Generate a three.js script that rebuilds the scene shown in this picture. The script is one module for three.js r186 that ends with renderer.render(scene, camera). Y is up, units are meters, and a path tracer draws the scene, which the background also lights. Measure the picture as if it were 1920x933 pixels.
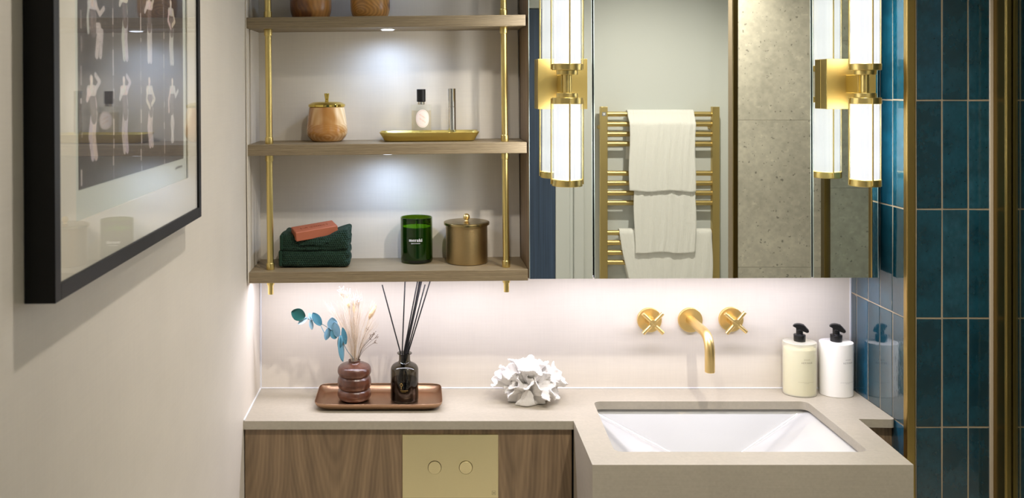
import * as THREE from 'three';
import { RoundedBoxGeometry } from 'three/addons/geometries/RoundedBoxGeometry.js';
import { mergeGeometries, mergeVertices } from 'three/addons/utils/BufferGeometryUtils.js';
import { RectAreaLightUniformsLib } from 'three/addons/lights/RectAreaLightUniformsLib.js';
import { FontLoader } from 'three/addons/loaders/FontLoader.js';
import { TextGeometry } from 'three/addons/geometries/TextGeometry.js';
import { Brush, Evaluator, SUBTRACTION } from 'three-bvh-csg';

// ---------------------------------------------------------------- camera, lights, exposure
const F = 1700, VX = 783, VY = 163, EYE = 1.72;          // focal length and principal point in pixels of 1920 x 933
const renderer = new THREE.WebGLRenderer({ antialias: true });
renderer.toneMapping = THREE.LinearToneMapping;
renderer.toneMappingExposure = 1.09;
renderer.shadowMap.enabled = true;
renderer.shadowMap.type = THREE.PCFSoftShadowMap;
const scene = new THREE.Scene();
scene.background = new THREE.Color(0x000000);
const camera = new THREE.PerspectiveCamera(2 * Math.atan(770 / F) * 180 / Math.PI, 2274 / 1540, 0.05, 30);
camera.position.set(0, EYE, 0);
camera.lookAt(0, EYE, -1);
camera.setViewOffset(2274, 1540, 1137 - VX, 770 - VY, 1920, 933);
camera.focus = 2.45; camera.userData.fStop = 7;
scene.add(camera);
RectAreaLightUniformsLib.init();

const WARM = 0xfff7ed, COOL = 0xb9d3ff, STRIP = 0xeeecff, SCONCE = 0xfbfcff;
const DOWN_CD = 2.9, BASIN_CD = 6.4, REAR_CD = 8.5, SHOWER_CD = 1.9, STRIP_NITS = 108, PUCK_CD = 0.29, SCONCE_CD = 0.13, TUBE_GLOW = 0.84;
const CEIL = 2.55;
const downlightSpots = [[0.11, -1.48, DOWN_CD], [0.72, -1.4, BASIN_CD], [1.25, -0.85, REAR_CD], [1.95, -1.2, SHOWER_CD]];

function addSpot(x, y, z, tx, ty, tz, color, cd, angle, penumbra, radius) {
  const l = new THREE.SpotLight(color, cd, 0, angle, penumbra, 2);
  l.position.set(x, y, z); l.target.position.set(tx, ty, tz);
  l.castShadow = true; l.shadow.radius = radius; l.shadow.mapSize.set(1024, 1024);
  scene.add(l, l.target);
  return l;
}
function addStrip(x, y, z, w, h, color, nits) {            // area light that looks down
  const l = new THREE.RectAreaLight(color, nits, w, h);
  l.position.set(x, y, z); l.lookAt(x, y - 1, z);
  scene.add(l);
  return l;
}
downlightSpots.forEach(([x, z, cd], i) => addSpot(x, CEIL - 0.012, z, x, 0, z + (i === 1 ? -0.9 : i === 2 ? 1.5 : i === 3 ? 0.5 : 0), WARM, cd, i === 2 ? 0.92 : i === 1 ? 0.95 : 1.12, i === 0 ? 0.4 : i === 1 ? 0.6 : 1, 1.4));

// ---------------------------------------------------------------- helpers
const at = (px, py, d) => new THREE.Vector3((px - VX) * d / F, EYE - (py - VY) * d / F, -d);
let seedState = 7;
function rnd() { seedState = (seedState * 1664525 + 1013904223) >>> 0; return seedState / 4294967296; }
const rr = (a, b) => a + (b - a) * rnd();
const names = new Map();
function numbered(n) {
  const k = names.get(n) || 0; names.set(n, k + 1);
  return k ? n + '_' + String(k).padStart(3, '0') : n;
}
function tag(o, label, category, group, kind) {
  o.userData.label = label; if (category) o.userData.category = category;
  if (group) o.userData.group = group;
  if (kind) o.userData.kind = kind;
  return o;
}
function thing(name, label, category, pos = [0, 0, 0], group) {
  const o = new THREE.Group(); o.name = numbered(name);
  if (pos.isVector3) o.position.copy(pos); else o.position.set(...pos);
  scene.add(o); return tag(o, label, category, group);
}
function part(name, geo, mat, parent, label) {
  const m = new THREE.Mesh(geo, mat); m.name = numbered(name);
  m.castShadow = true; m.receiveShadow = true;
  if (label) m.userData.label = label;
  parent.add(m); return m;
}
function struct(name, geo, mat, parent = scene) {
  const m = new THREE.Mesh(geo, mat); m.name = numbered(name);
  m.castShadow = true; m.receiveShadow = true;
  if (parent === scene) m.userData.kind = 'structure';
  parent.add(m); return m;
}
// uv in metres from the dominant direction of each normal, divided by the size of the texture
function uvBox(g, sx = 1, sy = sx, ox = 0, oy = 0, turn = false) {
  const p = g.attributes.position, n = g.attributes.normal, uv = new Float32Array(p.count * 2);
  for (let i = 0; i < p.count; i++) {
    const ax = Math.abs(n.getX(i)), ay = Math.abs(n.getY(i)), az = Math.abs(n.getZ(i));
    let u, v;
    if (ay > ax && ay > az) { u = p.getX(i); v = p.getZ(i); } else if (ax > az) { u = p.getZ(i); v = p.getY(i); } else { u = p.getX(i); v = p.getY(i); }
    if (turn) [u, v] = [v, u];
    uv[i * 2] = u / sx + ox; uv[i * 2 + 1] = v / sy + oy;
  }
  g.setAttribute('uv', new THREE.BufferAttribute(uv, 2));
  return g;
}
// a box given by its limits, with rounded edges
function bx(x0, x1, y0, y1, z0, z1, r = 0.001, seg = 2) {
  const w = x1 - x0, h = y1 - y0, d = z1 - z0, k = Math.min(r, w * 0.45, h * 0.45, d * 0.45);
  const g = k > 0 ? new RoundedBoxGeometry(w, h, d, seg, k) : new THREE.BoxGeometry(w, h, d);
  g.clearGroups(); g.translate((x0 + x1) / 2, (y0 + y1) / 2, (z0 + z1) / 2);
  return uvBox(g);
}
const lathe = (pts, seg = 48) => new THREE.LatheGeometry(pts.map(([r, y]) => new THREE.Vector2(r, y)), seg);
// a lathe profile with its corners rounded off
function softLathe(pts, r = 0.002, seg = 56) {
  const out = [];
  for (let i = 0; i < pts.length; i++) {
    const p = new THREE.Vector2(...pts[i]);
    if (i === 0 || i === pts.length - 1) { out.push(p); continue; }
    const a = new THREE.Vector2(...pts[i - 1]), b = new THREE.Vector2(...pts[i + 1]);
    const k = Math.min(pts[i][2] ?? r, a.distanceTo(p) * 0.49, b.distanceTo(p) * 0.49);
    const p0 = p.clone().add(a.clone().sub(p).setLength(k)), p1 = p.clone().add(b.clone().sub(p).setLength(k));
    for (let j = 0; j <= 4; j++) { const t = j / 4; out.push(new THREE.Vector2().addScaledVector(p0, (1 - t) * (1 - t)).addScaledVector(p, 2 * t * (1 - t)).addScaledVector(p1, t * t)); }
  }
  return new THREE.LatheGeometry(out, seg);
}
function rod(a, b, r, seg = 16, r2 = r) {
  const A = new THREE.Vector3(...a), B = new THREE.Vector3(...b), d = B.clone().sub(A), g = new THREE.CylinderGeometry(r2, r, d.length(), seg);
  g.applyQuaternion(new THREE.Quaternion().setFromUnitVectors(new THREE.Vector3(0, 1, 0), d.clone().normalize()));
  const m = A.add(B).multiplyScalar(0.5); g.translate(m.x, m.y, m.z);
  return g;
}
const tube = (pts, r, n = 40, seg = 16) => new THREE.TubeGeometry(new THREE.CatmullRomCurve3(pts.map((p) => p.isVector3 ? p : new THREE.Vector3(...p))), n, r, seg);
// a sheet f(u, v) -> Vector3 with real thickness
function sheet(f, nu, nv, t, closedU = false) {
  const P = [], N = [], uv = [];
  const e = 1e-3;
  for (let j = 0; j <= nv; j++) for (let i = 0; i <= nu; i++) {
    const u = i / nu, v = j / nv, p = f(u, v);
    const du = f(Math.min(1, u + e), v).sub(f(Math.max(0, u - e), v)), dv = f(u, Math.min(1, v + e)).sub(f(u, Math.max(0, v - e)));
    P.push(p); N.push(du.cross(dv).normalize()); uv.push(u, v);
  }
  const n = P.length, pos = [], idx = [], W = nu + 1;
  for (const s of [1, -1]) for (let k = 0; k < n; k++) { const q = P[k].clone().addScaledVector(N[k], s * t / 2); pos.push(q.x, q.y, q.z); }
  for (let j = 0; j < nv; j++) for (let i = 0; i < nu; i++) {
    const a = j * W + i, b = a + 1, c = a + W, d = c + 1;
    idx.push(a, b, d, a, d, c, n + a, n + d, n + b, n + a, n + c, n + d);
  }
  const rim = (a, b) => idx.push(a, n + a, n + b, a, n + b, b);
  for (let i = 0; i < nu; i++) { rim(i, i + 1); rim(nv * W + i + 1, nv * W + i); }
  if (!closedU) for (let j = 0; j < nv; j++) { rim((j + 1) * W, j * W); rim(j * W + nu, (j + 1) * W + nu); }
  const g = new THREE.BufferGeometry();
  g.setAttribute('position', new THREE.Float32BufferAttribute(pos, 3));
  g.setAttribute('uv', new THREE.Float32BufferAttribute([...uv, ...uv], 2));
  g.setIndex(idx); g.computeVertexNormals();
  return g;
}
// a soft block: a box with round edges on a fine grid, bent by a function
function softBox(w, h, d, r, nx, ny, nz, bend) {
  let g = new THREE.BoxGeometry(w, h, d, nx, ny, nz);
  g.deleteAttribute('uv'); g.deleteAttribute('normal'); g = mergeVertices(g, 1e-6);
  const p = g.attributes.position, v = new THREE.Vector3(), q = new THREE.Vector3();
  for (let i = 0; i < p.count; i++) {
    v.fromBufferAttribute(p, i);
    q.set(THREE.MathUtils.clamp(v.x, -w / 2 + r, w / 2 - r), THREE.MathUtils.clamp(v.y, -h / 2 + r, h / 2 - r), THREE.MathUtils.clamp(v.z, -d / 2 + r, d / 2 - r));
    const o = v.clone().sub(q); if (o.lengthSq() > 1e-12) v.copy(q).add(o.setLength(r));
    if (bend) bend(v);
    p.setXYZ(i, v.x, v.y, v.z);
  }
  g.computeVertexNormals();
  return uvBox(g);
}
const merge = (list) => mergeGeometries(list.map((g) => { g = g.index ? g.toNonIndexed() : g; for (const k of Object.keys(g.attributes)) if (!['position', 'normal', 'uv'].includes(k)) g.deleteAttribute(k); return g; }));

// ---------------------------------------------------------------- noise and textures
function hash(x, y, s) { let h = (x * 374761393 + y * 668265263 + s * 2147483647) | 0; h = Math.imul(h ^ (h >>> 13), 1274126177); return ((h ^ (h >>> 16)) >>> 0) / 4294967296; }
function vn(x, y, px, py, s) {              // value noise that repeats after px, py cells
  const xi = Math.floor(x), yi = Math.floor(y), fx = x - xi, fy = y - yi, w = fx * fx * (3 - 2 * fx), z = fy * fy * (3 - 2 * fy);
  const X0 = ((xi % px) + px) % px, X1 = (X0 + 1) % px, Y0 = ((yi % py) + py) % py, Y1 = (Y0 + 1) % py;
  const a = hash(X0, Y0, s), b = hash(X1, Y0, s), c = hash(X0, Y1, s), d = hash(X1, Y1, s);
  return a + (b - a) * w + (c - a) * z + (a - b - c + d) * w * z;
}
const fbm = (u, v, nx, ny, s, oct = 4) => { let a = 0, k = 0.5, t = 0; for (let i = 0; i < oct; i++) { a += k * vn(u * nx, v * ny, nx, ny, s + i); t += k; k *= 0.5; nx *= 2; ny *= 2; } return a / t; };
function tex(w, h, fn, srgb = true) {
  const d = new Uint8Array(w * h * 4), o = [0, 0, 0];
  for (let y = 0; y < h; y++) for (let x = 0; x < w; x++) {
    fn((x + 0.5) / w, (y + 0.5) / h, o);
    const i = (y * w + x) * 4;
    d[i] = Math.max(0, Math.min(255, o[0])); d[i + 1] = Math.max(0, Math.min(255, o[1])); d[i + 2] = Math.max(0, Math.min(255, o[2])); d[i + 3] = 255;
  }
  const t = new THREE.DataTexture(d, w, h, THREE.RGBAFormat);
  t.wrapS = t.wrapT = THREE.RepeatWrapping; t.magFilter = THREE.LinearFilter; t.minFilter = THREE.LinearMipmapLinearFilter; t.generateMipmaps = true;
  if (srgb) t.colorSpace = THREE.SRGBColorSpace;
  t.needsUpdate = true; return t;
}
const gray = (w, h, fn) => tex(w, h, (u, v, o) => { o[0] = o[1] = o[2] = 255 * fn(u, v); }, false);
function canvasTex(w, h, draw, srgb = true) {
  const c = document.createElement('canvas'); c.width = w; c.height = h;
  draw(c.getContext('2d'), w, h);
  const t = new THREE.CanvasTexture(c); if (srgb) t.colorSpace = THREE.SRGBColorSpace;
  return t;
}
const mixc = (a, b, t, o) => { for (let i = 0; i < 3; i++) o[i] = a[i] + (b[i] - a[i]) * t; };
const hex = (s) => [parseInt(s.slice(1, 3), 16), parseInt(s.slice(3, 5), 16), parseInt(s.slice(5, 7), 16)];
const std = (o) => new THREE.MeshStandardMaterial(o), phys = (o) => new THREE.MeshPhysicalMaterial(o);
const repeated = (t, x, y = x) => { const c = t.clone(); c.repeat.set(x, y); c.needsUpdate = true; return c; };

// linen weave, 0.5 m a side
const weave = (u, v) => 0.5 * fbm(u, v, 10, 260, 3, 2) + 0.5 * fbm(u, v, 260, 10, 9, 2);
const linenMap = tex(1024, 1024, (u, v, o) => {
  const w = weave(u, v) - 0.5, b = fbm(u, v, 5, 6, 21, 3) - 0.5, k = 1 + 0.032 * w + 0.03 * b;
  o[0] = 214 * k; o[1] = 206 * k; o[2] = 192 * k;
});
const linenBump = gray(1024, 1024, weave);
const M = {};
M.linen = phys({ map: repeated(linenMap, 2), bumpMap: repeated(linenBump, 2), bumpScale: 0.0001, roughness: 0.5, specularIntensity: 0.7 });
const counterMap = tex(1024, 1024, (u, v, o) => {
  const k = 1 + 0.05 * (fbm(u, v, 90, 90, 41, 2) - 0.5) + 0.05 * (fbm(u, v, 4, 5, 44, 3) - 0.5) + 0.03 * (fbm(u, v, 6, 200, 47, 2) - 0.5);
  o[0] = 172 * k; o[1] = 164 * k; o[2] = 148 * k;
});
M.counter = phys({ map: repeated(counterMap, 2), roughness: 0.42, specularIntensity: 0.8 });
// pale grey-brown oak whose grain runs along u; one texture is 0.75 x 0.375 m
const shelfGrain = (u, v) => {
  const w = v + 0.012 * (fbm(u, v, 3, 4, 61, 3) - 0.5) * 2;
  const bands = 0.5 + 0.5 * Math.sin(w * Math.PI * 2 * 112 + 6 * fbm(u, v, 4, 9, 63, 2));
  return 0.34 * bands + 0.4 * fbm(u, v, 7, 190, 65, 3) + 0.26 * fbm(u, v, 46, 340, 67, 2);
};
const shelfMap = tex(1024, 1024, (u, v, o) => mixc(hex('#62543f'), hex('#a89778'), Math.pow(shelfGrain(u, v), 1.05), o));
const shelfBump = gray(1024, 1024, shelfGrain);
M.shelfWood = phys({ map: shelfMap, bumpMap: shelfBump, bumpScale: 0.0004, roughness: 0.5 });
// crown-cut brown oak veneer with arches that open upward; one texture is 0.944 m x 0.472 m
const veneerT = (u, v) => {
  const X = u * 0.944, Y = v * 0.472, per = 0.236, k = Math.round(X / per), x = X - k * per + 0.016 * (fbm(u, v, 6, 3, 70 + k % 4, 2) - 0.5);
  const t = Math.sqrt(x * x + 0.0009) - (0.085 + 0.03 * ((k * 7) % 3)) * (Y + 0.2 * ((k * 5) % 3)) + 0.010 * fbm(u, v, 8, 3, 75, 3);
  const ring = 0.5 + 0.5 * Math.sin(t * 2 * Math.PI / 0.0095 + 2.2 * fbm(u, v, 14, 4, 73, 2)), wide = 0.5 + 0.5 * Math.sin(t * 2 * Math.PI / 0.042);
  return 0.2 * ring + 0.32 * wide + 0.28 * fbm(u, v, 300, 8, 79, 2) + 0.2 * fbm(u, v, 60, 6, 78, 2);
};
const veneerMap = tex(1400, 700, (u, v, o) => mixc(hex('#6b5843'), hex('#a08768'), veneerT(u, v), o));
const veneerBump = gray(700, 350, (u, v) => fbm(u, v, 300, 8, 79, 2));
M.veneer = phys({ map: veneerMap, bumpMap: veneerBump, bumpScale: 0.0003, roughness: 0.45 });
// brushed metal
const brushBump = gray(512, 512, (u, v) => 0.6 * fbm(u, v, 6, 256, 81, 1) + 0.4 * fbm(u, v, 14, 128, 83, 2));
const brass = (c, r, extra = {}) => phys({ color: c, metalness: 1, roughness: r, ...extra });
M.brass = brass(0xe4cd84, 0.3);
M.brassSatin = brass(0xdcc584, 0.42);
M.brassPlate = brass(0xf6e8b6, 0.3, { bumpMap: repeated(brushBump, 4, 4), bumpScale: 0.0001, roughnessMap: null });
M.brassFitting = brass(0xd6bb70, 0.33, { bumpMap: repeated(brushBump, 8, 8), bumpScale: 0.00005 });
M.brassTap = brass(0xf0d28e, 0.36);
M.brassDark = brass(0x8f7a46, 0.28);
M.goldPolished = brass(0xdec66a, 0.08);
M.copper = brass(0xa5856a, 0.34, { bumpMap: repeated(brushBump, 3, 3), bumpScale: 0.0001 });
M.mirror = phys({ color: 0xeef0ea, metalness: 1, roughness: 0.0 });
M.glassEdge = phys({ color: 0xa9b6ae, roughness: 0.3 });
M.black = phys({ color: 0x0b0b0b, roughness: 0.35 });
M.gap = std({ color: 0x0a0908, roughness: 0.9 });
M.whitePaint = phys({ color: 0xd9ddd8, roughness: 0.55 });
M.ceramic = phys({ color: 0xc4c4c2, roughness: 0.1, clearcoat: 1, clearcoatRoughness: 0.05 });
M.sealant = phys({ color: 0xd8d8d8, roughness: 0.4 });
M.silver = phys({ color: 0xe2e2e0, metalness: 1, roughness: 0.08 });

// ---------------------------------------------------------------- the room shell
const LEAN = 0.0063, LX = -0.4546, BACK = -2.62, RX = 1.2517, NIB = -2.3256, REAR = 0.26, COUNTER = 0.85;
{
  const g = new THREE.BoxGeometry(0.1, 2.85, 3.2); g.translate(-0.05, 0.45, -1.2); uvBox(g);
  const w = struct('wall_left', g, M.linen); w.position.set(LX, COUNTER, 0); w.rotation.z = LEAN;
  struct('wall_back', uvBox(bx(-0.6, 2.6, -0.1, 2.7, BACK - 0.1, BACK, 0)), M.linen);
  const stoneFloor = phys({ color: 0xcdc8bd, roughness: 0.4 });
  struct('floor', bx(-0.7, 2.6, -0.12, 0, BACK - 0.1, 0.5, 0), stoneFloor);
  struct('ceiling', bx(-0.7, 2.6, CEIL, CEIL + 0.12, BACK - 0.1, 0.5, 0), M.whitePaint);
  struct('wall_rear', bx(-0.7, 2.6, -0.1, 2.7, REAR, REAR + 0.1, 0), M.whitePaint);
  struct('wall_right', bx(1.76, 1.86, -0.1, 2.7, -0.505, REAR, 0), M.whitePaint);
}
// glazed tiles: tone variants, wavy glaze
const glaze = gray(512, 512, (u, v) => 0.75 * fbm(u, v, 5, 5, 91, 3) + 0.25 * fbm(u, v, 22, 18, 95, 2));
const glazeTone = tex(512, 512, (u, v, o) => {
  const a = fbm(u, v, 4, 6, 101, 4), b = fbm(u, v, 40, 24, 107, 3), pit = fbm(u, v, 70, 70, 111, 2) > 0.86 ? 0.65 : 1;
  const k = (0.72 + 0.42 * a + 0.18 * (b - 0.5)) * pit;
  o[0] = 235 * k * (0.7 + 0.5 * b); o[1] = 235 * k; o[2] = 235 * k;
});
const tileColors = ['#124656', '#165068', '#103e4c', '#1c6082', '#205060', '#14495d'];
const tileMats = tileColors.map((c) => phys({ color: new THREE.Color(c), map: repeated(glazeTone, 4), bumpMap: repeated(glaze, 7), bumpScale: 0.0007, roughness: 0.1, ior: 1.5, clearcoat: 1, clearcoatRoughness: 0.02 }));
const grout = std({ map: repeated(counterMap, 4), color: 0xf2e6d4, roughness: 0.9 });
const TW = 0.0655, TH = 0.2795, GAP = 0.0036, ROW0 = 1.6858;
function tileGeo(w, h, k) {                                // lies in x, y; its face looks along +z at z = 0
  const g = new RoundedBoxGeometry(w - GAP, h - GAP, 0.009, 3, 0.0016); g.clearGroups(); g.translate(0, 0, -0.0045);
  const p = g.attributes.position, s = 10 * k;
  for (let i = 0; i < p.count; i++) {
    const x = p.getX(i), y = p.getY(i);
    p.setXYZ(i, x + 0.0006 * Math.sin(y * 60 + s), y + 0.0005 * Math.sin(x * 120 + s), p.getZ(i) + 0.0004 * Math.sin(s) * x / w + 0.0006 * Math.cos(s * 1.7) * y / h);
  }
  g.computeVertexNormals();
  return uvBox(g, 1, 1, k * 0.37, k * 0.61);
}
{
  const nib = struct('wall_nib', bx(RX + 0.0016, RX + 0.1, -0.1, 2.7, BACK, NIB - 0.0075, 0), grout);
  const shower = struct('wall_shower', bx(RX + 0.0215, 2.6, -0.1, 2.7, BACK - 0.05, NIB - 0.0016, 0), grout);
  shower.position.set(0, 0, 0);
  const sideGeos = [0, 1, 2, 3, 4, 5].map((k) => tileGeo(TW, TH, k)), cornerGeos = [6, 7].map((k) => tileGeo(0.0327, TH, k)), faceGeos = [0, 1, 2, 3, 4, 5].map((k) => tileGeo(0.067, TH, k + 8));
  for (let row = -3; row <= 6; row++) {
    const y = ROW0 - row * TH + TH / 2;
    for (let c = 0; c < 5; c++) {
      const z = c === 0 ? BACK + 0.0327 / 2 : BACK + 0.0327 + (c - 0.5) * TW;
      const pick = Math.floor(rnd() * 6), tone = Math.floor(rnd() * 6);
      const t = part('tile', c === 0 ? cornerGeos[pick % 2] : sideGeos[pick], tileMats[tone], nib);
      t.position.set(RX, y, z); t.rotation.set(rr(-0.003, 0.003), -Math.PI / 2 + rr(-0.004, 0.004), 0, 'YXZ');
    }
    for (let c = 0; c < 7; c++) {
      const t = part('tile', faceGeos[Math.floor(rnd() * 6)], tileMats[[0, 2, 5, 0, 4, 2][Math.floor(rnd() * 6)]], shower);
      t.position.set(1.2787 + 0.0335 + c * 0.067, y, NIB); t.rotation.set(rr(-0.003, 0.003), rr(-0.004, 0.004), 0);
    }
  }
  struct('trim_1', bx(RX - 0.0022, RX + 0.021, 0, CEIL, NIB - 0.008, NIB + 0.0105, 0.003, 3), brass(0xb89c60, 0.28));
  // the far end of the shower, clad in stone slabs, with a brass edge
  const stoneMap = tex(1024, 1024, (u, v, o) => {
    const a = fbm(u, v, 5, 5, 121, 4), b = fbm(u, v, 60, 60, 127, 3), fleck = fbm(u, v, 44, 50, 131, 3), chip = fbm(u, v, 120, 124, 137, 2);
    let k = 0.9 + 0.16 * (a - 0.5) + 0.14 * (b - 0.5);
    if (fleck > 0.82) k *= 0.72; if (chip > 0.85) k *= 0.74; if (fleck < 0.22) k *= 1.06;
    o[0] = 222 * k; o[1] = 216 * k; o[2] = 196 * k;
  });
  const stone = phys({ map: stoneMap, roughness: 0.5 });
  const end = struct('wall_stone', bx(1.4815, 2.6, -0.1, 2.7, -0.594, -0.505, 0), grout);
  const D = 4.24, Y = (py) => EYE - (py - VY) * D / F;
  const put = (x0, x1, y0, y1, k) => part('stone_panel', uvBox(bx(x0, x1, y0, y1, -0.602, -0.592, 0.0008), 1.1, 1.1, k * 0.31, k * 0.17), stone, end);
  const h = Y(225) - Y(500);
  for (let k = -2; k <= 3; k++) put(1.485, 1.892, Math.max(0, Y(225) - (k + 1) * h + 0.0007), Math.min(CEIL, Y(225) - k * h - 0.0007), k + 3);
  for (let k = -2; k <= 3; k++) put(1.8945, 2.5, Math.max(0, Y(352) - (k + 1) * h + 0.0007), Math.min(CEIL, Y(352) - k * h - 0.0007), k + 11);
  struct('trim_2', bx(1.4705, 1.4925, 0, CEIL, -0.606, -0.59, 0.002), M.brassDark);
  struct('wall_shower_side', bx(2.5, 2.6, -0.1, 2.7, NIB, -0.5, 0), std({ color: 0x17333a, roughness: 0.3 }));
}
// the corner bead between the walls
struct('trim_4', bx(RX - 0.0042, RX + 0.001, COUNTER, 1.24, BACK, BACK + 0.0035, 0.0012), M.sealant);
struct('trim_3', bx(LX - 0.001, LX + 0.0045, COUNTER, 1.24, BACK, BACK + 0.004, 0.0015), M.sealant);

// the door behind, seen in the left mirror
{
  const Z = REAR;
  const navyMap = tex(512, 512, (u, v, o) => { const k = 0.8 + 0.35 * fbm(u, v, 160, 4, 141, 3) + 0.12 * (fbm(u, v, 4, 3, 145, 2) - 0.5); o[0] = 62 * k; o[1] = 80 * k; o[2] = 104 * k; });
  const leaf = struct('door_1', bx(-0.1, 0.768, 0.005, 2.155, Z - 0.03, Z, 0.002), phys({ map: repeated(navyMap, 1.2, 1), roughness: 0.45 }));
  part('architrave', merge([bx(0.77, 0.85, 0, 2.24, Z - 0.03, Z, 0.004), bx(0.85, 0.872, 0, 2.26, Z - 0.018, Z, 0.004), bx(0.872, 0.93, 0, 2.285, Z - 0.034, Z, 0.006)]), M.whitePaint, leaf);
  part('architrave', merge([bx(-0.18, 0.768, 2.16, 2.24, Z - 0.03, Z, 0.004), bx(-0.2, 0.85, 2.243, 2.285, Z - 0.034, Z, 0.006)]), M.whitePaint, leaf);
  part('door_handle', merge([rod([0.02, 1.02, Z - 0.03], [0.02, 1.02, Z - 0.075], 0.009), rod([0.02, 1.02, Z - 0.07], [0.13, 1.02, Z - 0.07], 0.009)]), M.brassSatin, leaf);
}

// ceiling downlights
downlightSpots.forEach(([x, z], i) => {
  const t = thing('ceiling_downlight', ['round ceiling downlight nearest the framed picture', 'round ceiling downlight in front of the mirror', 'round ceiling downlight before the towel radiator', 'round ceiling downlight inside the shower'][i], 'light', [x, CEIL - 0.008, z]);
  const ring = new THREE.RingGeometry(0.032, 0.045, 40); ring.rotateX(Math.PI / 2);
  part('rim', lathe([[0.03, 0.008], [0.03, 0], [0.034, -0.003], [0.044, 0], [0.046, 0.008]], 40), M.whitePaint, t);
  const disc = new THREE.CircleGeometry(0.03, 32); disc.rotateX(Math.PI / 2); disc.translate(0, 0.004, 0);
  part('lamp', disc, std({ color: 0xffffff, emissive: WARM, emissiveIntensity: 3 }), t);
});

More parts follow.
